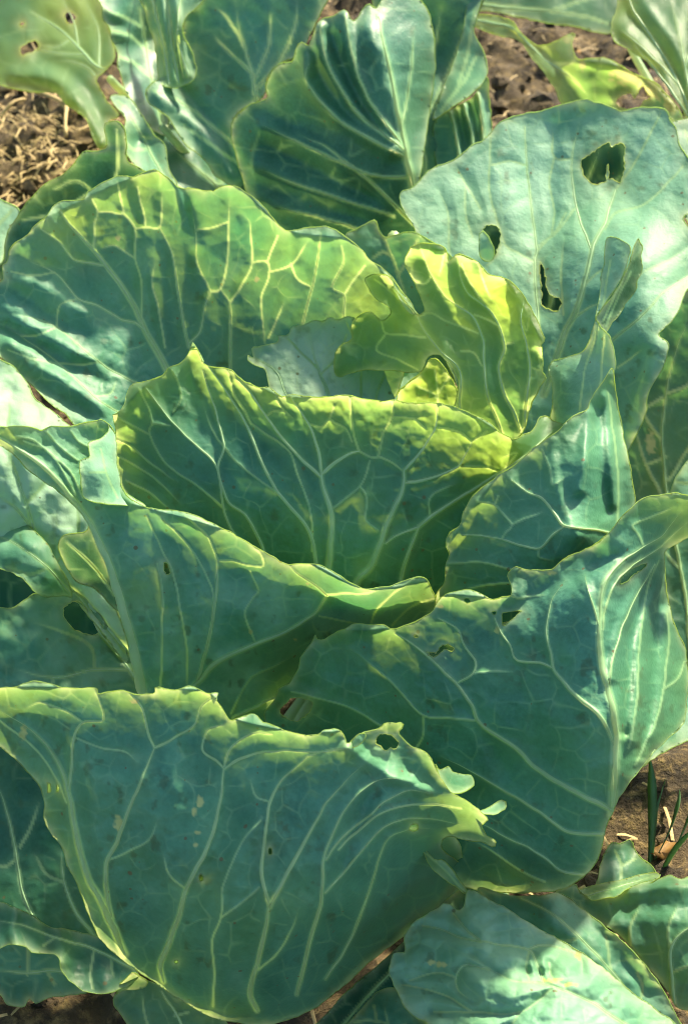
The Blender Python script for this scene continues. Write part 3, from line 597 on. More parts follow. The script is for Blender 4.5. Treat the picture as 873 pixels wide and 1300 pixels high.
# tall back left leaf
make_leaf(MAIN, seed=6, thin=.08, rim=(.24,110), flare=[(34,80,"60,275 200,216 300,238 365,292 450,310 520,390")], face='in', label='tall back left leaf with scalloped rim, glossy puckers at its left', wax=0.52, age=0.36, puff=3.2, rough=2.6, ruffle=1.6,
  outline="-40,400 -40,372 0,358 5,355 3,337 9,334 14,315 21,308 33,301 46,284 58,276 70,260 82,255 107,252 112,243 122,238 148,223 168,224 174,221 196,216 210,224 227,238 237,240 239,238 271,243 275,240 297,235 319,249 336,263 353,285 365,292 377,291 408,287 422,290 441,301 460,318 470,330 494,347 508,368 525,392 520,450 480,540 380,600 250,620 150,580 91,537 86,527 76,520 58,507 41,489 19,472 0,452 -40,425",
  depth="-40,390,92 0,350,92.4 0,450,90.4 90,535,89 60,275,94 200,216,95.5 300,238,95.5 365,292,94.6 450,310,93.8 525,392,92 130,400,92.8 200,400,94.6 350,400,95.6 300,560,93 380,600,92 150,580,90 480,540,91 260,320,95.6",
  spots=[(150,302,4,3),(326,355,3,4)],
  folds=[(5.0,9,"205,215 222,240 243,285 250,310"),(-4.0,12,"246,230 250,290 252,350"),(3.0,14,"150,230 165,290 172,350"),(-3.5,14,"182,300 192,370 215,440"),(4.0,10,"364,290 368,315 372,335"),(-3.0,9,"356,290 360,315"),(5.0,10,"10,395 60,425 120,455"),(-4.5,9,"10,415 70,450 130,485"),(5.0,10,"15,440 60,470 130,515"),(-4.0,9,"20,370 70,405 110,425"),(4.0,10,"20,345 70,375 110,395"),(-4.0,9,"10,465 60,495 110,525"),(-3.0,16,"310,260 315,330 310,420"),(-3.0,10,"265,380 268,420")],
  veins=[(6.5,2.6,"225,500 210,465 192,434 175,400 172,392 151,358 134,336 120,319 93,289 74,265"),(2.6,1.2,"132,336 110,334 93,329 74,307 52,291"),(2.2,1.2,"119,317 120,286 124,270 117,252"),(1.8,1.2,"124,270 140,269 156,270 149,231"),(2.2,1.2,"156,270 172,290 172,327 179,355 180,403"),(1.8,1.2,"172,290 186,288 203,288 206,245"),(1.6,.9,"186,288 175,238"),(3,1.4,"240,440 234,413 225,365 218,320 203,288"),(1.6,.9,"172,327 155,318 144,312 130,316"),(1.8,1,"210,440 200,385 193,358 198,330"),
   (2.4,1.4,"238,438 254,420 261,386 266,370 251,334 249,296 243,262"),(2.2,1.4,"266,370 280,368 289,331 290,282 292,252"),(3,2,"292,490 292,420 292,386 280,368"),(2.2,1.2,"292,384 305,365 319,337 317,282 307,273"),(1.8,1.2,"319,333 339,333 341,351 332,378 335,420 336,440"),(1.8,1,"339,333 353,299"),(1.8,1,"341,346 370,335 391,306"),(1.8,1,"370,335 377,354 393,363"),(2.6,1.2,"378,440 386,406 398,357 408,296"),(2.4,1.2,"437,430 437,399 437,375 422,364 436,333 434,313"),(1.8,1,"437,375 450,355 463,337"),(1.6,.9,"341,430 360,385"),(1.6,.9,"290,282 265,290 250,292"),
   (2.6,1.4,"190,425 172,410 151,404 120,386 100,379 69,346 27,327"),(2.8,1.2,"215,500 168,484 127,460 72,415 27,400 0,398"),(1.8,1,"72,415 77,387 100,379"),(2.4,1.2,"200,540 148,522 120,503 76,462 27,427 0,412"),(1.8,.9,"76,462 100,463 127,460"),(1.6,.9,"69,346 40,350 15,345"),(1.6,.8,"120,503 140,500 148,484"),(1.6,.9,"76,462 40,455 10,445"),(1.6,.8,"72,415 50,425 27,427")],
  base=(290,600,93,10))

# tall pale back right leaf with the large hole
make_leaf(MAIN, seed=7, fine=.5, thin=.12, face='in', label='tall pale back right leaf with a large ragged hole near its top', wax=0.72, age=0.14, puff=1.8, rough=2.0, ruffle=1.2, net=.4,
  outline="506,250 511,242 523,238 544,217 576,202 600,184 616,175 634,156 666,144 687,141 708,133 741,127 756,130 775,136 787,141 812,137 841,137 850,153 858,162 862,184 873,200 892,230 888,262 868,275 874,290 893,310 884,350 869,373 858,400 838,421 836,426 848,435 846,452 838,472 827,490 820,509 820,522 813,540 801,564 780,600 700,620 620,560 560,440 540,340 526,289 514,271",
  depth="506,250,98.5 600,184,101.5 741,127,103 850,150,101.5 892,230,98.5 884,350,95 840,425,90.6 800,564,90 700,300,99 620,300,99 780,250,100 700,450,95.5 780,450,92.4 620,560,95 700,620,93 560,440,96 820,330,94",
  holes=["737,205 747,197 762,186 772,181 776,187 782,183 788,181 793,187 792,200 792,212 789,224 786,233 778,227 773,228 772,218 771,208 769,218 768,230 756,234 747,230 739,219","686,333 690,343 692,349 695,371 703,377 711,380 712,386 707,395 697,392 688,388 687,369 685,345","613,290 624,285 633,291 635,303 630,318 626,325 624,312 617,301"],
  folds=[(3.0,26,"640,200 650,300 670,420"),(-3.0,24,"700,160 690,280 690,380"),(-4.0,14,"812,460 800,520 790,560"),(4.0,12,"830,440 815,500 800,545"),(3.0,20,"850,200 810,300 770,420")],
  veins=[(7,2.8,"690,500 707,452 717,421 731,393 741,362 752,314 766,285 781,240"),(2,1,"781,240 800,215 822,175 838,145"),(3,1.2,"750,318 742,295 736,280 728,250 726,200 736,150"),(3.4,1.4,"684,440 683,407 680,373 678,331 681,318 676,275 668,210 666,160"),(2,1,"728,265 715,283 700,300 683,312"),(2.2,1.2,"678,333 660,322 642,313 630,280 621,240 621,210 623,170"),(1.8,1,"681,320 707,290 718,270"),(2.6,1.4,"722,412 735,398 753,388 775,380"),(3.4,1.2,"768,445 777,431 810,404 844,369 873,350"),(2,1,"783,467 800,455 813,445"),(2,1,"795,375 817,345 848,331 870,315"),(2,1,"768,290 781,270 816,260 845,235 866,210"),(2,1,"580,360 571,320 568,270 556,240"),(1.8,1,"610,265 591,235 580,215"),(1.6,.9,"726,201 703,200 701,165"),(1.6,.9,"703,200 697,230 703,270 700,300"),(1.6,.9,"668,210 645,205 621,210"),(1.6,.8,"636,310 625,330 615,340"),(1.6,.8,"715,400 712,350 716,300"),(1.6,.9,"741,362 760,345 790,330"),(1.6,.8,"600,300 590,270 591,235")],
  patches=[dict(outline="608,296 613,292 620,303 625,312 627,326 618,332 608,325",depth="613,292,97 608,325,96.4 627,326,96.6 620,303,96.2",face='in',wax=.9,age=.1,ruffle=0)],
  base=(700,600,93.5,10))

# bright curly heart leaf
make_leaf(MAIN, seed=8, thin=.46, flare=[(20,60,"520,313 581,323 640,353 691,440")], face='in', label='bright yellow-green curly heart leaf with lobed torn left side', wax=0.25, age=0.62, puff=2.2, rough=1.6, ruffle=1.8, net=.5,
  outline="424,462 430,441 446,431 446,414 452,403 468,395 484,407 496,399 494,390 478,380 466,362 463,354 472,349 492,349 502,366 523,393 530,400 539,393 527,362 520,349 513,332 518,318 520,313 532,309 564,313 569,332 581,323 606,333 623,350 640,353 657,366 674,392 686,417 691,431 686,438 690,459 688,472 692,480 676,509 671,522 666,543 654,562 640,610 575,610 555,575 575,520 581,496 580,479 571,462 557,450 544,452 539,462 533,472 506,471 478,469 454,471 429,478",
  depth="424,465,89.5 463,354,91 520,313,90.5 581,323,90 640,353,89.2 691,440,87.6 654,562,86.6 600,420,88.4 520,430,89.2 480,440,89.4 500,471,88.6 581,500,87.4 600,610,88 560,452,88 630,460,87.2 470,395,90",
  folds=[(3.9,12,"530,400 560,440 585,490"),(-3.9,12,"585,340 625,400 632,470"),(3.9,12,"560,320 590,390 612,450 620,500"),(-3.9,10,"540,330 560,380 600,430"),(3.2,10,"650,380 665,430 670,500")],
  veins=[(4.6,2,"664,570 666,533 669,502 673,467 666,431 661,407 664,383"),(3.6,1.6,"664,560 650,520 640,500 633,467 640,438 626,400 607,383 592,371 583,350 581,328"),(3.2,1.4,"640,565 632,535 619,505 614,460 612,428 600,402 580,388 564,376 547,349 532,313"),(4.4,1.6,"590,560 583,515 585,479 578,462 554,441 537,417 530,402"),(2,1,"532,400 548,398 564,407 607,423"),(1.8,1,"602,400 615,404 630,412"),(1.8,1,"540,429 515,425 490,423 484,408"),(1.8,1,"490,423 478,445 505,457 530,469"),(1.8,1,"525,398 505,380 485,362 475,355"),(1.6,.9,"585,335 598,362 612,383 626,398"),(1.6,.8,"527,360 540,360 548,350"),(1.5,.8,"640,438 652,435"),(1.5,.8,"661,407 668,420 672,400"),(1.5,.8,"565,313 560,340 556,350"),(1.5,.8,"606,333 614,360 622,380"),(1.5,.8,"673,467 685,470 684,455"),(1.5,.8,"585,445 600,448 612,465")],
  patches=[dict(outline="505,500 520,485 537,470 545,457 554,456 565,468 577,488 583,508 578,545 540,560 505,545",depth="505,500,90 554,456,89.3 583,508,89 540,560,90 545,500,88.9",face='in',wax=.2,age=.7,veins=[(2,1,"545,555 555,510 552,470"),(1.4,.8,"553,505 568,480"),(1.4,.8,"551,500 530,490")]),
    dict(outline="494,349 500,356 512,373 524,391 531,399 525,400 512,388 500,368",depth="494,349,90.5 531,399,89.4 512,388,88.9 512,373,90.2",face='in',wax=.6,age=.5,ruffle=0)],
  base=(610,600,88,8))

# small pale scalloped leaf behind the middle leaf, coloured paler in place of sunlight
make_leaf(MAIN, seed=9, thin=.4, face='in', label='small pale scalloped leaf at the heart behind the middle leaf rim', wax=1.25, age=0.15, puff=1.0, rough=1.5, ruffle=2.0, net=.4,
  outline="314,457 315,451 322,455 320,441 330,441 336,438 346,436 353,434 353,426 360,427 367,424 370,416 377,414 388,413 401,407 410,408 418,402 428,406 436,403 442,402 490,420 530,470 535,540 440,580 350,540 341,489 336,469 325,464",
  depth="314,455,90.5 353,430,91 440,402,92 500,440,91.5 530,480,91 440,580,88 350,530,88.6 410,480,90",
  veins=[(4,1.6,"425,560 417,500 401,462 394,427"),(2.6,1,"380,540 363,500 350,472 325,455"),(2.2,1,"462,560 458,500 457,450 440,410"),(2,1,"475,560 477,507 490,472 500,440"),(2,1,"500,560 505,510 515,480"),(1.6,.8,"405,470 385,450 365,430"),(1.6,.8,"408,475 430,450 440,425")],
  base=(430,575,88.5,7))

# teal leaf between the back leaves
make_leaf(MAIN, seed=10, face='in', label='teal leaf tip between the two tall back leaves', wax=.6, age=.15, step=2.4,
  outline="438,300 441,296 458,288 475,279 480,289 487,301 500,298 518,294 530,297 575,330 600,420 560,500 470,480 430,380",
  depth="441,296,97 475,279,97.5 530,297,97.5 600,420,97 470,480,96 500,380,97.5",
  veins=[(2.6,1.2,"530,450 515,380 495,320 478,285"),(1.8,1,"505,350 520,325 530,305"),(1.6,.8,"497,325 485,320 470,330")], base=(530,490,96,6))
# inner heart wrapper, dark behind the heart leaves
make_leaf(MAIN, seed=11, label='tightly wrapped dark heart leaf deep in the head', wax=.3, age=.3, step=3.2,
  outline="340,560 380,500 450,478 530,480 600,520 640,590 620,680 540,760 440,780 360,720 330,640",
  depth="340,560,92 450,478,93.5 600,520,92 640,600,93 440,780,92 330,640,92.5 480,620,87.5",
  veins=[(4,2,"450,770 470,650 480,520"),(2,1,"465,680 420,600 400,520"),(2,1,"470,660 540,580 560,520")], base=(450,775,92,12))

# outer leaves on the left, low
make_leaf(MAIN, seed=12, face='in', label='outer leaf coloured cream-green for sunlight, lying low at the left edge', wax=1.25, age=.25, step=2.4, puff=4, rough=4,  # very pale colour stands in for sun on this leaf
  outline="-40,450 10,462 30,480 45,505 75,530 105,560 118,640 124,720 150,780 172,838 160,842 120,790 90,757 60,735 35,715 -40,690",
  depth="-40,450,88 45,505,88.5 105,560,88 118,640,86.5 150,780,85.5 172,838,85.5 90,757,85.6 -40,690,85.5 20,580,84.8 60,650,85",
  holes=["58,568 64,575 66,590 60,588 56,578"],
  veins=[(6,3,"172,840 140,800 110,765 85,742 62,710 46,680 34,640 20,600 0,560"),(2.6,1.4,"46,680 25,650 0,630"),(2.6,1.2,"66,718 95,690 100,650 95,610"),(2.2,1,"34,640 60,610 75,575"),(2,1,"24,610 10,560 15,500")], base=(165,838,86,8))
make_leaf(MAIN, seed=13, label='soft teal outer leaf drooping below the cream-green one at left', face='in', wax=.6, age=.1, step=2.6, puff=2.5, rough=5,
  outline="-40,655 0,655 30,662 60,690 85,735 92,757 82,756 60,757 45,751 27,734 0,722 -40,715",
  depth="-40,655,86.5 30,662,85.2 92,757,84.8 45,751,83 0,722,82.8 -40,715,83 40,700,83",
  veins=[(3,1.5,"92,757 60,720 20,690 -20,675"),(2,1,"60,720 40,730 10,720")], base=(90,755,85.4,6))
make_leaf(MAIN, seed=14, label='lower left outer leaf with dark gap eaten in it', face='in', wax=.62, age=.2, step=2.4, puff=2.5, rough=5,
  outline="-40,775 10,772 28,765 45,753 90,750 115,765 140,800 172,842 182,890 150,905 -40,905",
  depth="-40,775,85.5 45,753,84.2 115,765,85.2 182,890,84.2 0,900,82.5 -40,905,82.5 80,850,83.2",
  holes=["80,778 88,766 100,764 112,776 127,790 130,800 120,806 104,803 90,795"],
  veins=[(5,2.5,"184,880 150,830 130,806 110,770 95,752"),(2.6,1.2,"160,850 120,850 70,860 20,850"),(2.2,1,"120,850 115,820 75,800 40,790"),(2,1,"70,860 60,880 50,905")], base=(178,888,85,7))
make_leaf(MAIN, seed=15, label='dark folded leaf scrap tucked beside the pale rib', thin=.02, wax=.1, age=.1, step=2.4, rough=3,
  outline="74,692 78,682 88,677 110,674 114,664 124,690 148,750 150,775 120,748 98,738 82,716",
  depth="74,692,83 110,674,82 148,750,83.5 98,738,84 100,700,82.3",
  veins=[(2.4,1.2,"145,755 115,715 85,688")], base=(146,765,84.4,5))

# outer leaves on the right
make_leaf(MAIN, seed=16, label='dark netted outer leaf behind the right side', wax=.16, age=.15, step=2.4, puff=2.2, rough=3,
  outline="915,330 880,360 840,400 800,470 785,560 795,660 840,740 850,850 880,920 915,920",
  depth="915,330,97 840,400,96.5 785,560,96.5 795,660,96 915,600,97 850,850,93 915,920,93 850,520,97.5",
  spots=[(826,562,6,15)],  # pale spot set into the blade colour
  veins=[(3.4,2,"880,900 870,760 850,650 840,560 850,470 880,390"),(2.2,1,"850,650 820,590 805,540"),(2.2,1,"848,610 880,560 905,540"),(2,1,"840,560 815,520 812,480"),(2,1,"846,500 870,490 900,460"),(2,1,"852,660 880,640 905,640"),(1.8,.9,"860,720 835,690"),(1.6,.8,"815,520 840,505"),(1.6,.8,"820,590 845,580")], base=(870,915,93.4,8))
make_leaf(MAIN, seed=17, label='small pale leaf corner at the right edge above the front leaf', face='in', wax=.75, age=.15, step=2.4,
  outline="846,640 852,620 858,605 873,584 900,560 920,560 920,660 870,660",
  depth="846,640,88 873,584,89 920,560,89 920,660,86 870,620,87.4", veins=[(2.2,1,"915,620 885,615 860,612")])
make_leaf(MAIN, seed=18, label='smooth teal leaf edge showing under the right front leaf', wax=.5, age=.2, step=2.6,
  outline="760,1020 800,984 815,974 831,961 850,951 873,940 905,928 905,850 840,860 780,930 740,1000",
  depth="760,1020,85 831,961,86 905,928,88 905,850,91 780,930,89", veins=[(2.5,1.2,"765,1010 820,940 890,890")], base=(755,1018,84.4,7))

# leaves added low in the plant, dark colour standing in for deep shade
make_leaf(MAIN, seed=25, label='added low leaf coloured dark for shade in the gap right of the big front leaf', wax=.0, age=.1, thin=.03, step=3, rough=3,
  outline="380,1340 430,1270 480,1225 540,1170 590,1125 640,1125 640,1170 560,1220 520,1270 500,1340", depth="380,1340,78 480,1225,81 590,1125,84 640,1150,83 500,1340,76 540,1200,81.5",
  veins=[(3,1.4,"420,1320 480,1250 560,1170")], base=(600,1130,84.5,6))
make_leaf(MAIN, seed=26, label='added leaf, coloured dark for shade, filling the gaps between the left outer leaves', wax=-0.3, age=.1, thin=.03, step=3.2, rough=3,
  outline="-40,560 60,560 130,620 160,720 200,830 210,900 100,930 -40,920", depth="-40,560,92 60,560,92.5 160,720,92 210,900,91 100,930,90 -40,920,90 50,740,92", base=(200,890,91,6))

# dark shaded leaf at back left
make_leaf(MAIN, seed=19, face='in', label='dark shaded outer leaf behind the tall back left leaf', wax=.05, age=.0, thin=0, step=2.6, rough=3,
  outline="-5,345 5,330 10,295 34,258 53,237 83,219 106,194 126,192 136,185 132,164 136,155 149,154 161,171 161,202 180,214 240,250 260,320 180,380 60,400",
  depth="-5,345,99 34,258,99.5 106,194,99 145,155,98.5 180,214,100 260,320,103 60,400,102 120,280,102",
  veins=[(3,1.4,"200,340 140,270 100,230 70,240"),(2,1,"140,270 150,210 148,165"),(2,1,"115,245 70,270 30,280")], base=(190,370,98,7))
make_leaf(MAIN, seed=20, face='in', label='grey-blue leaf edge at the left picture edge behind the scalloped leaf', wax=.9, age=0, step=2.6,
  outline="-40,235 -10,245 0,252 20,262 27,274 22,290 10,305 4,330 -10,345 -40,345", depth="-40,235,104 20,262,103 -40,345,99 10,305,101", veins=[(2,1,"-30,330 -5,290 15,268")])

# low leaves at lower left
make_leaf(MAIN, seed=21, label='dark low leaf with pale ribs behind the front leaf at left', wax=.15, age=.1, step=2.4, rough=3, face='in',
  outline="-40,900 20,925 80,960 130,1060 160,1200 150,1225 100,1215 40,1195 -40,1165",
  depth="-40,900,84 80,960,82 130,1060,80 160,1200,79.5 40,1195,79 -40,1165,80 20,1050,82",
  veins=[(4.5,2.4,"55,1185 40,1160 28,1130 22,1090 14,1050 2,1010 -10,985"),(4,2,"122,1190 98,1160 82,1120 78,1080"),(2.2,1,"25,1075 40,1050 50,1020"),(2,1,"22,1090 5,1100 -15,1090"),(2,1,"82,1120 60,1110 45,1085")], base=(120,1205,79.8,7))
make_leaf(MAIN, seed=22, face='in', label='glossy teal leaf with crinkled hem at the lower left', wax=.2, age=.05, step=2, puff=2.5, rough=4, ruffle=3,
  outline="-40,1146 0,1145 21,1152 41,1162 62,1176 82,1179 117,1188 140,1195 165,1222 176,1238 165,1250 151,1257 131,1262 107,1258 89,1246 78,1232 75,1218 69,1212 41,1208 31,1201 12,1200 0,1204 -40,1206",
  depth="-40,1146,78 21,1152,78.5 82,1179,78.4 165,1222,76.8 0,1204,76.4 75,1215,76.4 107,1258,76 151,1257,76 -40,1206,76.5 100,1215,77.2",
  folds=[(4,9,"20,1150 15,1180 18,1205"),(-3,8,"55,1180 60,1205"),(3,9,"78,1182 82,1220")],
  veins=[(3,1.6,"170,1230 120,1205 70,1190 20,1172 -20,1168"),(1.8,1,"120,1205 115,1235 118,1255"),(1.6,.8,"70,1190 55,1200"),(1.6,.8,"140,1215 145,1240")], base=(168,1232,77.4,6))
make_leaf(MAIN, seed=23, face='in', label='soft dull teal leaf over the soil in the lower left corner', wax=.5, age=.15, step=2.6, rough=4,
  outline="-40,1195 60,1195 105,1235 112,1258 90,1264 62,1267 45,1275 38,1268 30,1278 10,1275 0,1262 -40,1262",
  depth="-40,1195,79.5 60,1195,79.5 112,1258,79 10,1275,79 -40,1262,79.4",
  veins=[(3,1.4,"110,1240 70,1232 30,1235 -10,1230"),(2,1,"35,1236 36,1205"),(2,1,"60,1233 70,1250")], base=(108,1244,79.6,5))
make_leaf(MAIN, seed=24, label='small dark leaf with a folded pale lip under the front leaf', wax=.25, age=.15, step=2, rough=2, ruffle=2,
  outline="144,1274 146,1264 155,1256 175,1244 192,1246 223,1262 262,1284 290,1300 280,1335 180,1335 165,1305",
  depth="144,1274,76.8 190,1246,76.8 262,1284,77 280,1335,77.5 165,1305,77", 
  veins=[(2.4,1.2,"240,1330 225,1290 205,1258"),(2,1,"200,1330 185,1290 180,1260"),(1.6,.8,"222,1290 240,1285")],
  patches=[dict(outline="148,1262 153,1250 162,1240 168,1235 178,1240 187,1247 182,1254 170,1256 158,1257",depth="148,1262,76.7 187,1250,76.6 168,1235,75.6 162,1248,75.8",face='in',wax=.4,age=.6)], base=(270,1310,77.8,5))

# unseen leaves added close behind the outer ones to block backlight
shade_leaf(MAIN, 1, "5,900 120,903 250,908 290,940 400,960 480,955 530,1000 585,1075 580,1115 555,1155 460,1217 400,1270 320,1287 250,1272 170,1217 120,1155 80,1062 30,955", 0.4, 'unseen shading leaf added close behind the big front leaf')
shade_leaf(MAIN, 5, "415,870 440,835 500,822 560,790 640,790 700,755 770,725 830,690 838,760 850,840 840,920 775,1010 735,1095 650,1115 560,1085 480,1010 420,935", 0.4, 'unseen shading leaf added close behind the big right front leaf')
shade_leaf(MAIN, 3, "160,560 198,522 245,490 340,538 450,542 560,548 640,582 690,572 600,720 550,780 470,798 380,780 260,722 185,655", 0.4, 'unseen shading leaf added close behind the wide middle leaf')
shade_leaf(MAIN, 2, "120,640 185,662 290,698 400,742 464,768 535,758 540,788 490,836 420,860 392,874 346,876 336,915 300,926 250,920 195,890 175,800 135,690", 0.4, 'unseen shading leaf added close behind the left leaf')
shade_leaf(MAIN, 4, "562,755 582,692 618,630 652,606 700,575 750,538 774,518 792,640 780,720 730,780 650,820 585,805", 0.4, 'unseen shading leaf added close behind the trough-shaped right leaf')
# ------------------------------------------------------------------ cabbage behind
BACK = plant((0.03, 1.32, 0.0), "dark cabbage with pleated shaded leaves standing right behind the large one")
stem(BACK, 0.022, 0.16)
make_leaf(BACK, seed=31, thin=.02, label='big dark pleated leaf with sunlit rib crests', wax=.26, age=.12, step=2.6, puff=2.2, rough=3, ruffle=2, rib=0.8,
  outline="294,159 301,146 317,132 339,124 337,107 353,82 370,78 375,62 383,54 392,58 405,27 422,21 437,13 447,26 455,20 462,8 469,6 478,10 490,-5 520,-10 545,20 552,80 544,150 532,240 540,300 450,330 360,315 320,260 300,200",
  depth="294,159,110 353,82,109.5 437,13,109 545,20,112 552,80,112 490,60,108.5 505,150,108.5 526,240,110 544,150,112 450,330,113 320,260,112 400,170,111 540,300,113 360,315,113",
  folds=[(7.5,9,"392,75 388,100 398,118 430,150 470,175 495,192"),(-5.8,9,"400,70 420,110 455,150 492,186"),(7.5,8,"407,35 412,70 425,100 455,145 495,188"),(-5.8,8,"420,45 440,90 480,160"),(6.6,8,"437,20 445,60 465,120 505,190"),(8.2,14,"470,40 485,90 500,150 520,215"),(4.9,10,"337,160 370,175 420,200 470,220"),(-4.2,10,"340,185 400,215 470,250"),(4.2,10,"330,210 400,240 480,270"),(3.3,10,"330,250 400,275 460,290")],
  veins=[(8,3,"528,250 514,190 502,130 490,70 480,20"),(4,2,"516,200 470,177 430,152 398,118 388,100 392,76"),(4,2,"512,190 455,145 425,100 412,70 406,36"),(3.6,1.8,"508,182 465,120 445,60 437,20"),(3,1.4,"520,225 470,222 420,200 370,177 335,160"),(3.4,1.6,"525,285 480,240 450,215 410,185 380,172"),(2.6,1.2,"500,275 440,255 380,235 330,215"),(2.4,1.2,"480,300 420,280 350,262"),(3,1.4,"508,170 520,100 525,40")], base=(500,300,108,9))
make_leaf(BACK, seed=32, thin=.04, label='dark inner leaf with curled teal margin', wax=.2, age=.1, step=2.8, rough=4, face='in',
  outline="480,-20 612,-20 606,20 596,50 575,90 560,130 570,200 560,240 530,260 515,190 500,110 488,50",
  depth="480,-20,119 612,-20,121 596,50,120 560,130,118 560,240,118 530,260,117 500,110,119 540,60,123",
  veins=[(4,2,"540,240 538,160 548,80 560,10"),(2.4,1.2,"540,150 565,100 590,40"),(2.4,1.2,"538,150 520,100 515,40")],
  patches=[dict(outline="612,-20 608,10 602,39 612,62 618,80 617,95 609,110 595,122 575,136 559,146 549,152 552,138 563,110 575,80 585,45 592,10 596,-20",
     depth="612,-20,121 602,39,119 618,85,116.5 588,128,114.5 549,152,116.5 575,80,118.5 594,0,121.5",face='in',wax=.5,age=.2,veins=[(2,1,"560,140 590,100 605,70"),(1.8,.9,"580,115 595,60 603,10")]),
   dict(outline="552,155 575,138 600,122 617,98 621,130 623,170 612,205 585,225 562,230 550,190",depth="552,155,117 617,98,117.5 623,170,117 585,225,116 550,190,117.5",face='out',wax=.6,age=.1,
     folds=[(6,4,"572,145 580,175 585,215"),(-5,4,"580,140 588,175 592,210"),(6,4,"588,135 598,165 602,200"),(-5,4,"596,130 606,165 608,195"),(6,4,"606,120 613,160 614,190")],
     veins=[(3,1.6,"586,222 580,175 572,145"),(3,1.6,"602,208 598,165 588,133"),(3,1.6,"614,195 613,160 606,118")])], base=(545,245,115,8))
make_leaf(BACK, seed=33, thin=.04, label='broad teal leaf flaring to the upper left with streaked blade', wax=.45, age=.25, step=2.8, rough=4, face='in',
  outline="258,-20 258,0 247,12 238,19 232,41 238,60 245,69 246,97 221,98 199,102 187,112 185,122 191,132 216,151 232,179 260,203 273,223 300,240 320,247 334,232 333,209 323,190 304,181 294,165 301,143 334,124 339,96 356,80 378,69 395,40 405,20 415,-20",
  depth="258,-20,119 232,41,119 246,97,118.5 187,115,116 232,179,116 310,245,116 333,209,115.5 294,165,116.5 339,96,116 378,69,116 415,-20,116 300,60,119 270,150,118",
  folds=[(5,10,"200,120 250,160 300,230"),(-5,9,"230,110 280,170 315,235"),(4,12,"320,120 315,80 305,30"),(-4,10,"350,80 345,30"),(4,10,"375,60 372,10")],
  veins=[(5,2,"318,240 312,190 324,124 317,82 304,36 298,0"),(2.6,1.2,"318,90 295,70 272,45"),(2.4,1.2,"322,105 340,60 345,10"),(2.4,1.2,"322,118 360,70 375,30 378,0"),(2.4,1.2,"310,195 270,160 230,130 195,115"),(2.2,1,"314,215 270,185 235,160"),(2,1,"311,60 290,25 275,10")], base=(318,244,113.5,8))
make_leaf(BACK, seed=34, label='upright pale ribbed leaf catching light at the top', wax=.7, age=.45, step=2.8, rough=3,
  outline="178,-20 262,-20 256,2 238,19 232,41 245,69 248,98 225,112 203,104 198,60 186,20",
  depth="178,-20,121 262,-20,119 232,41,117.5 248,98,116.5 203,104,117 198,60,119",
  folds=[(5,5,"205,0 212,50 222,100"),(-4,5,"212,0 220,50 232,100"),(5,5,"222,-5 228,40 238,95"),(-4,5,"198,-5 206,55 212,100")],
  veins=[(4,2.4,"215,108 208,60 196,10 190,-15"),(3.4,2,"228,106 218,50 210,-10"),(3,1.6,"240,98 226,45 230,-10")], base=(225,108,119.5,7))
make_leaf(BACK, seed=35, thin=.04, label='dark upright leaf with frilled teal left margin', wax=.14, age=.05, step=2.8, rough=4, ruffle=6, face='in',
  outline="110,-20 126,0 131,23 141,38 141,48 149,68 151,88 156,105 161,118 176,141 190,160 210,170 215,130 203,100 198,60 188,10 184,-20",
  depth="110,-20,118 141,40,117.5 151,88,117.5 176,141,117.5 210,170,118 203,100,121 184,-20,122 170,60,121",
  folds=[(6,6,"128,10 150,20"),(6,6,"138,42 160,48"),(-5,6,"133,28 155,34"),(5,6,"148,75 168,78")],
  veins=[(4,2,"208,165 195,110 186,60 178,10"),(2,1,"193,100 170,80 152,72"),(2,1,"188,65 165,45 143,40"),(2,1,"183,35 155,20 130,12")], base=(205,160,116.5,6))
make_leaf(BACK, seed=36, thin=.04, label='small curled cup leaf low at the left of the dark cabbage', wax=.4, age=.1, step=2.6, rough=3, face='in',
  outline="140,125 150,120 165,125 180,145 195,170 210,185 215,215 225,235 205,235 185,222 168,207 158,188 156,168 160,150",
  depth="140,125,116 165,125,116.5 195,170,114.5 215,215,112 185,222,111.5 158,188,112 156,168,113 175,180,115.5",
  veins=[(3,1.4,"210,228 190,190 165,145 150,128"),(2,1,"188,188 170,190 160,180")], base=(208,225,112.5,6))
make_leaf(BACK, seed=37, label='deep shaded lower leaf between the dark leaves', wax=.2, age=.1, step=3.4, rough=4,
  outline="180,170 240,150 300,190 340,250 330,300 260,290 200,240", depth="180,170,119 240,150,121 340,250,115 330,300,112 200,240,114 260,220,117",
  veins=[(3,1.4,"320,290 280,240 220,190"),(2,1,"280,240 285,200")], base=(315,285,112.8,6))

make_leaf(BACK, seed=38, label='added leaf, coloured dark for shade, seen only through the holes of the pale leaf', wax=-.2, age=.05, thin=0, step=3.4, rough=4,  # leaf added behind the holes, its colour darkened as shade
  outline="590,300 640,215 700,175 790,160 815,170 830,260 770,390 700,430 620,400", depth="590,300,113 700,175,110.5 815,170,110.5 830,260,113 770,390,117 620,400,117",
  veins=[(3,1.4,"690,420 720,300 760,190"),(2,1,"725,290 790,220")], base=(690,425,107,6))

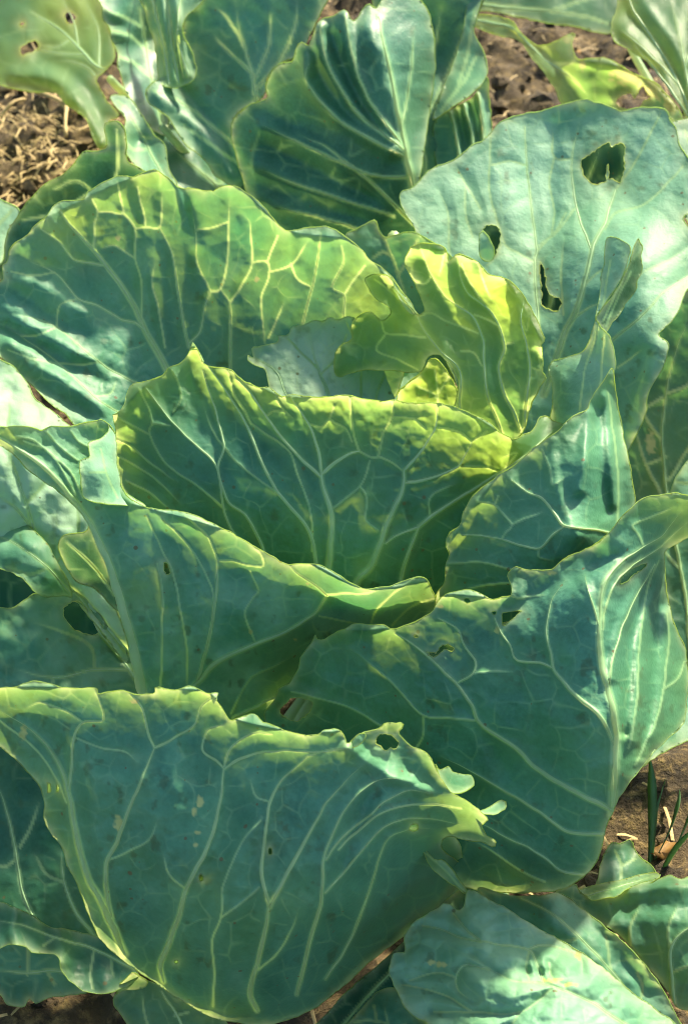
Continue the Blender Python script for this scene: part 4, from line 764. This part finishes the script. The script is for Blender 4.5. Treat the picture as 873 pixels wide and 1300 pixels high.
# ------------------------------------------------------------------ neighbour at upper left
UL = plant((-0.22, 1.72, 0.0), "yellow-green leaved cabbage in the upper left corner beside sunlit soil")
stem(UL, 0.02, 0.12)
make_leaf(UL, seed=41, thin=0.45, label='bitten yellow-green leaf drooping over the soil', wax=.25, age=.85, step=2.8, rough=6, ruffle=5, puff=3, face='in',
  outline="-60,-40 126,-40 128,0 140,38 146,73 128,95 123,103 134,126 151,146 140,152 137,160 138,181 126,189 118,172 113,156 100,142 86,134 70,118 35,116 0,108 -60,100",
  depth="-60,-40,150 126,-40,146 146,73,138 134,126,135 126,189,131 86,134,134 0,108,137 -60,100,140 50,50,140",
  holes=["82,18 90,15 97,20 95,28 86,29","26,62 34,55 46,52 50,60 40,66 28,70","25,30 30,27 33,31 29,34"],
  folds=[(9,10,"128,180 110,145 70,100 20,95"),(-6,10,"130,150 100,100 50,75")],
  veins=[(5,2.4,"160,90 126,86 105,65 80,40 40,15"),(3,1.4,"126,86 125,40 110,0"),(3,1.4,"110,70 80,68 45,62"),(3,1.4,"135,120 110,85 70,75"),(2.4,1.2,"90,50 70,60 40,55"),(2.4,1.2,"100,60 95,30 80,0")], base=(140,100,137,7))
# ------------------------------------------------------------------ neighbour at upper right
UR = plant((0.45, 1.36, 0.0), "cabbage at the upper right with one bright green leaf and a pale-edged curled one")
stem(UR, 0.02, 0.14)
make_leaf(UR, seed=51, thin=0.45, label='bright green ribbed leaf in the top right corner', wax=.35, age=.6, step=2.8, rough=3, ruffle=3,
  outline="784,-30 784,0 781,16 775,31 778,50 788,58 800,63 825,84 847,109 866,141 873,165 920,185 940,60 930,-30",
  depth="784,-30,122 775,31,119 825,84,116 873,165,113 920,185,113 930,-30,121 860,50,116.5",
  folds=[(4,8,"795,40 840,90 870,145"),(-4,8,"800,20 850,80 875,140"),(4,8,"815,0 860,70 880,135")],
  veins=[(4,2,"885,170 862,110 835,60 805,15 795,-10"),(3,1.4,"880,155 870,90 862,50 850,0"),(3,1.4,"875,150 840,100 805,58"),(2.4,1.2,"862,110 830,75 790,40"),(2.4,1.2,"868,85 885,40 890,0")], base=(895,180,113.5,7))
make_leaf(UR, seed=52, thin=0.4, label='curled dull green leaf with torn margin coloured pale for sunlight', wax=.3, age=.65, step=2.6, rough=5, ruffle=6, face='in',
  outline="590,18 600,19 631,20 650,28 659,40 672,52 684,58 706,52 728,43 725,56 734,75 752,74 772,75 800,91 831,106 850,125 866,150 859,158 844,146 800,150 750,150 719,140 703,112 690,92 675,75 659,52 645,47 631,44 600,32 590,32",
  depth="590,25,146 650,35,142 684,58,138 728,43,137 734,75,133 772,75,131 850,125,127 860,156,125 750,150,130 703,112,134 675,75,138 790,120,130",
  holes=["782,128 790,120 800,118 806,124 812,112 816,106 820,118 826,122 818,128 812,136 796,138 784,136"],
  spots=[(800,96,26,12),(830,114,22,12),(850,132,12,16),(722,50,8,5),(738,80,4,10)],  # pale spots along the margin paint its sunlight
  folds=[(8,8,"735,78 770,80 810,98 850,130"),(-6,8,"690,65 720,100 740,130")],
  veins=[(7,4,"592,25 630,30 652,38 672,58 690,75"),(3.4,1.6,"690,75 720,95 745,120"),(2.2,1,"700,82 725,80 730,70")])
make_leaf(UR, seed=53, label='dark leaf strip with pale stalk along the top edge', wax=.15, age=.1, step=3, rough=4, face='in',
  outline="585,-40 800,-40 792,0 783,20 776,41 755,40 737,36 700,30 660,22 620,14 590,8",
  depth="585,-40,150 800,-40,147 776,41,141 700,30,144 590,8,148", veins=[(7,3,"590,4 630,8 670,12 700,14"),(2.4,1.2,"700,14 740,20 770,30"),(2.4,1.2,"700,14 740,0 780,-10")], base=(780,20,142,6))
make_leaf(UR, seed=54, label='low teal leaf at the right edge behind the pale leaf', wax=.45, age=.1, step=3, rough=3, face='in',
  outline="850,158 870,150 930,145 930,300 880,290 850,230", depth="850,158,112 930,145,112 930,300,105 850,230,108", veins=[(3,1.4,"920,290 890,220 868,165")])
# ------------------------------------------------------------------ neighbour at lower right
LR = plant((0.30, 0.42, 0.0), "low cabbage at the lower right with a pale sunlit puckered leaf")
stem(LR, 0.02, 0.10)
make_leaf(LR, seed=61, thin=0.15, face='in', label='pale sunlit puckered leaf pointing up from the lower right', wax=.78, age=.22, puff=6.5, rough=3, ruffle=2, cell=28, net=.35,
  outline="499,1211 506,1208 513,1209 514,1189 526,1171 541,1160 556,1153 562,1147 571,1149 581,1156 588,1152 591,1138 594,1131 606,1133 621,1142 650,1158 686,1180 746,1215 796,1255 853,1297 890,1330 900,1370 560,1370 548,1320 541,1298 531,1294 513,1277 503,1257 494,1236 495,1222",
  depth="499,1211,74.5 541,1160,75.6 594,1131,76.6 686,1180,75 796,1255,73.6 890,1330,72.6 600,1200,73 700,1250,71.2 560,1240,73 620,1300,70 541,1298,72.5 560,1370,70.5 900,1370,71 760,1320,70 650,1220,72.2",
  spots=[(700,1245,14,3.2),(722,1250,10,3),(734,1213,4,6),(560,1225,9,4),(548,1222,6,3)],
  folds=[(3,12,"612,1196 640,1215 690,1222"),(-4,10,"625,1212 650,1228 690,1240"),(4,14,"651,1245 700,1252 760,1280 800,1310")],
  veins=[(4.5,2,"870,1345 781,1293 746,1270 696,1250 651,1245 621,1230 600,1212"),(3,1.4,"690,1250 681,1225 671,1206 640,1200 611,1195"),(2.6,1.2,"611,1195 590,1178 575,1160"),(2.4,1.2,"671,1206 686,1200 710,1203 735,1215 738,1235"),(2.4,1.2,"611,1195 585,1190 560,1180 535,1175"),(2.4,1.2,"621,1230 590,1225 578,1240 582,1258 600,1272"),(2.2,1,"578,1240 550,1235 520,1245"),(2.2,1,"700,1255 660,1285 600,1285 550,1285"),(2,1,"671,1206 668,1228 672,1246"),(2,1,"600,1285 560,1262 510,1250"),(2,1,"696,1222 700,1240 716,1252"),(2,1,"660,1285 640,1310 600,1330")],
  patches=[dict(outline="537,1078 541,1080 551,1090 560,1091 566,1094 574,1103 581,1115 591,1127 594,1133 589,1135 581,1128 566,1118 553,1108 545,1100 541,1093",depth="537,1078,74.6 566,1094,75.4 594,1133,76.5 566,1118,74.8 545,1100,74.4",face='in',wax=.6,age=.6,ruffle=0,veins=[(1.6,.8,"590,1131 565,1105 542,1084")])])
make_leaf(LR, seed=62, face='in', label='smooth bluish leaf lying behind the pale puckered one', wax=.62, age=.05, step=2.2, puff=2.5, rough=3,
  outline="606,1128 640,1136 680,1137 710,1134 735,1152 760,1170 800,1205 835,1247 855,1285 875,1340 760,1340 680,1220 640,1170",
  depth="606,1128,80.5 710,1134,79.6 800,1205,77.4 875,1340,75 760,1340,75.5 680,1220,77.5 700,1170,77.6",
  folds=[(4,14,"690,1150 740,1200 790,1260"),(-3,12,"720,1150 780,1205 825,1260")],
  veins=[(3.4,1.8,"850,1330 800,1262 750,1205 700,1160 660,1140"),(2,1,"775,1230 772,1210 768,1190"),(2,1,"810,1275 815,1255 808,1235"),(2,1,"735,1190 715,1195 695,1190")])
make_leaf(LR, seed=63, label='dark teal leaf with pale upper hem at the right edge', wax=.38, age=.12, step=2.2, puff=2, rough=3, ruffle=3,
  outline="705,1134 718,1126 729,1122 735,1131 751,1140 781,1138 795,1127 825,1118 836,1115 850,1110 862,1116 873,1113 920,1112 920,1300 873,1282 858,1278 847,1260 820,1226 787,1190 743,1160",
  depth="705,1134,81 751,1140,80.4 825,1118,80.6 920,1112,81 920,1300,76.5 847,1260,77.5 787,1190,79 840,1170,78.2 890,1130,79.4",
  folds=[(4,9,"800,1132 840,1126 900,1128"),(-3,10,"780,1155 830,1150 890,1155")],
  veins=[(3.4,1.8,"856,1275 852,1240 851,1205 870,1180 905,1160"),(2.2,1.2,"851,1205 848,1180 858,1150"),(2,1,"800,1200 800,1175 812,1150"),(1.8,1,"852,1235 880,1225 905,1225")],
  patches=[dict(outline="735,1130 760,1122 790,1117 815,1110 832,1108 838,1113 825,1121 800,1127 781,1138 765,1140 750,1142",depth="735,1130,81 790,1117,81 838,1113,81 781,1138,79.6 750,1142,79.9",face='in',wax=.5,age=.7,veins=[(3,1.6,"745,1137 785,1126 830,1112")]),
           dict(outline="756,1128 760,1110 762,1096 768,1082 776,1070 786,1072 798,1066 803,1070 805,1076 814,1090 824,1097 831,1105 833,1113 800,1122 775,1128",depth="756,1128,82.4 776,1070,84.5 805,1076,84.5 833,1113,82 790,1110,83",face='in',wax=.3,age=.05,ruffle=3,veins=[(2,1,"785,1125 788,1100 780,1080"),(1.4,.8,"788,1100 805,1090")])])
make_leaf(LR, seed=64, face='in', label='rounded teal leaf tip peeking out below the pale puckered leaf', wax=.5, age=.1, step=2.2,
  outline="420,1345 430,1318 441,1299 458,1282 475,1262 488,1255 500,1255 515,1268 540,1300 560,1345",
  depth="420,1345,77 475,1262,77.6 500,1255,77.4 560,1345,75.5 480,1310,75.8", veins=[(2.6,1.2,"510,1345 495,1310 488,1275"),(1.8,.9,"492,1300 470,1295 450,1298"),(1.8,.9,"495,1312 515,1300"),(1.6,.8,"478,1297 475,1278")])
# ------------------------------------------------------------------ straw, weeds, dead scraps
def ground_pt(px, py, lift=0.004):
    """point on the soil seen at (px,py)"""
    t = (650 - py) / FPX; d = CAM_H / (SP - CP * t)
    p = at(px, py, d); p[2] = GZ(p[0], p[1])[0] + lift
    return p
def tag(o, label, cat, group=None):
    o['label'] = label; o['category'] = cat
    if group: o['group'] = group
    return o
def straw(a, b, r, label):
    p, q = ground_pt(*a, 0.006), ground_pt(*b, 0.008); k = np.linspace(0, 1, 14)[:, None]
    C = p + (q - p) * k + np.stack([0.002 * np.sin(k[:, 0] * 5), 0.002 * np.cos(k[:, 0] * 4), 0.010 * np.sin(k[:, 0] * 3.1)], 1)
    org = C.mean(0); V, F = tube(C - org, r * (1 - 0.35 * k[:, 0]) * (1 + 0.25 * (np.arange(14) % 6 == 0)), 7)
    o = mesh_obj('straw_stalk', V, F, None, M_STRAW); o.location = org
    tag(o, label, 'straw', 'dry straw stalks on the soil')
straw((2, 110), (114, 161), 0.0034, 'longest dry straw stalk slanting over the upper left soil')
straw((84, 138), (88, 182), 0.0030, 'short upright dry straw end below the long stalk')
straw((-6, 152), (36, 134), 0.0026, 'thin straw stalk at the left picture edge beneath the long one')

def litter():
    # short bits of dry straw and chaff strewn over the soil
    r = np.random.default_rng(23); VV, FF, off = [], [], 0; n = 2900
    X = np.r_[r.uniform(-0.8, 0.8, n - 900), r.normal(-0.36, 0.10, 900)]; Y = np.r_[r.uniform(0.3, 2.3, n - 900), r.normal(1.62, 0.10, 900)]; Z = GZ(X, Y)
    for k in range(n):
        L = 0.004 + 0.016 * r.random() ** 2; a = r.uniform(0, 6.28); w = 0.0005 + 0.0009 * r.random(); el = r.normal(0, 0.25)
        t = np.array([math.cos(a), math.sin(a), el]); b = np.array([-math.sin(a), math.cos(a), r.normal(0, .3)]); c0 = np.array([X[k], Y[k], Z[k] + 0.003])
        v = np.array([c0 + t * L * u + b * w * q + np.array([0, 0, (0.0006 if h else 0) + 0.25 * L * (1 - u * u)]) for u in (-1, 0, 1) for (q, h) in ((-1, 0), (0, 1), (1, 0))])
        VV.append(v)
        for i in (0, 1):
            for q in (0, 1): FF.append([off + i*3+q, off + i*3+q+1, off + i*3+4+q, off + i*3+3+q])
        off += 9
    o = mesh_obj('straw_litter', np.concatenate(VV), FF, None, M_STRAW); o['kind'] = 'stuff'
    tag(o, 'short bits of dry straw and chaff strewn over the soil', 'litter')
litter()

def weed(name, base, blades, label):
    e = bpy.data.objects.new(name, None); SC.collection.objects.link(e); b = ground_pt(*base, -0.004); e.location = b
    tag(e, label, 'weed', 'grass weeds between the cabbages')
    for (x, y, d, w, bend) in blades:
        tip = at(x, y, d * DS / 100) - b; k = np.linspace(0, 1, 16); s = k[:, None]
        C = tip * s + np.array([bend, 0, 0.02]) * (s * (1 - s))
        T = np.gradient(C, axis=0); T /= np.linalg.norm(T, axis=1, keepdims=True)
        B = np.cross(T, [0, 0.75, 0.6]); B /= np.linalg.norm(B, axis=1, keepdims=True); U = np.cross(B, T)
        hw = (w * np.minimum(1, 0.55 + k) * np.clip((1 - k) * 3.2, 0.03, 1))[:, None]
        V = np.stack([C - B * hw + U * hw * 0.3, C - U * hw * 0.12, C + B * hw + U * hw * 0.3, C + U * hw * 0.08], 1).reshape(-1, 3)
        F = []
        for i in range(15):
            for q in range(4): F.append((i*4+q, i*4+(q+1) % 4, i*4+4+(q+1) % 4, i*4+4+q))
        mesh_obj('blade', V, F, e, M_GRASS)
weed('grass_weed', (826, 1095), [(823, 955, 88, .0033, .006), (846, 985, 89, .0028, -.01), (862, 1002, 90, .0026, .02)], 'green grass weed rising from the soil right of the front leaf')
weed('grass_weed', (842, 1105), [(895, 1045, 86, .0036, -.01), (884, 1010, 89, .0028, .01)], 'leaning grass weed at the right edge above the teal leaf')
def scrap(px, py, s, rz, label):
    r = np.random.default_rng(int(px)); n = 14; a = np.linspace(0, 2 * np.pi, n, endpoint=False)
    rad = s * (0.8 + 0.35 * r.random(n)); V = [[0, 0, 0.002]] + [[rad[i] * math.cos(a[i]), 0.55 * rad[i] * math.sin(a[i]), 0.004 * math.sin(a[i] * 2 + 1) + 0.004] for i in range(n)]
    m = len(V); V += [[v[0], v[1], v[2] - 0.0008] for v in V]
    F = [(0, 1 + i, 1 + (i + 1) % n) for i in range(n)] + [(m, m + 1 + (i + 1) % n, m + 1 + i) for i in range(n)] + [(1 + i, m + 1 + i, m + 1 + (i + 1) % n, 1 + (i + 1) % n) for i in range(n)]
    o = mesh_obj('dead_leaf', V, F, None, M_DEAD); o.location = ground_pt(px, py, 0.004); o.rotation_euler = (0.25, 0.1, rz)
    tag(o, label, 'dead leaf')
scrap(838, 1082, 0.010, 0.6, 'withered orange-brown leaf scrap on the soil behind the grass weed')
scrap(712, 66, 0.03, 0.3, 'brown dead leaf scrap on the soil under the curled leaf at top right')

# ------------------------------------------------------------------ the bed goes on: neighbours added just outside the picture for their shade
def copy_tree(src, parent=None):
    c = src.copy(); SC.collection.objects.link(c); c.parent = parent
    for ch in list(src.children): copy_tree(ch, c)
    return c
for x, y, rz, sc_, lab in ((-0.62, 0.72, 2.2, 0.95, 'cabbage added just outside the left picture edge for its shade'),
                           (0.74, 0.76, 4.1, 0.95, 'cabbage added just outside the right picture edge for its shade')):
    c = copy_tree(MAIN); c.location = (x, y, 0); c.rotation_euler = (0, 0, rz); c.scale = (sc_,) * 3; c['label'] = lab
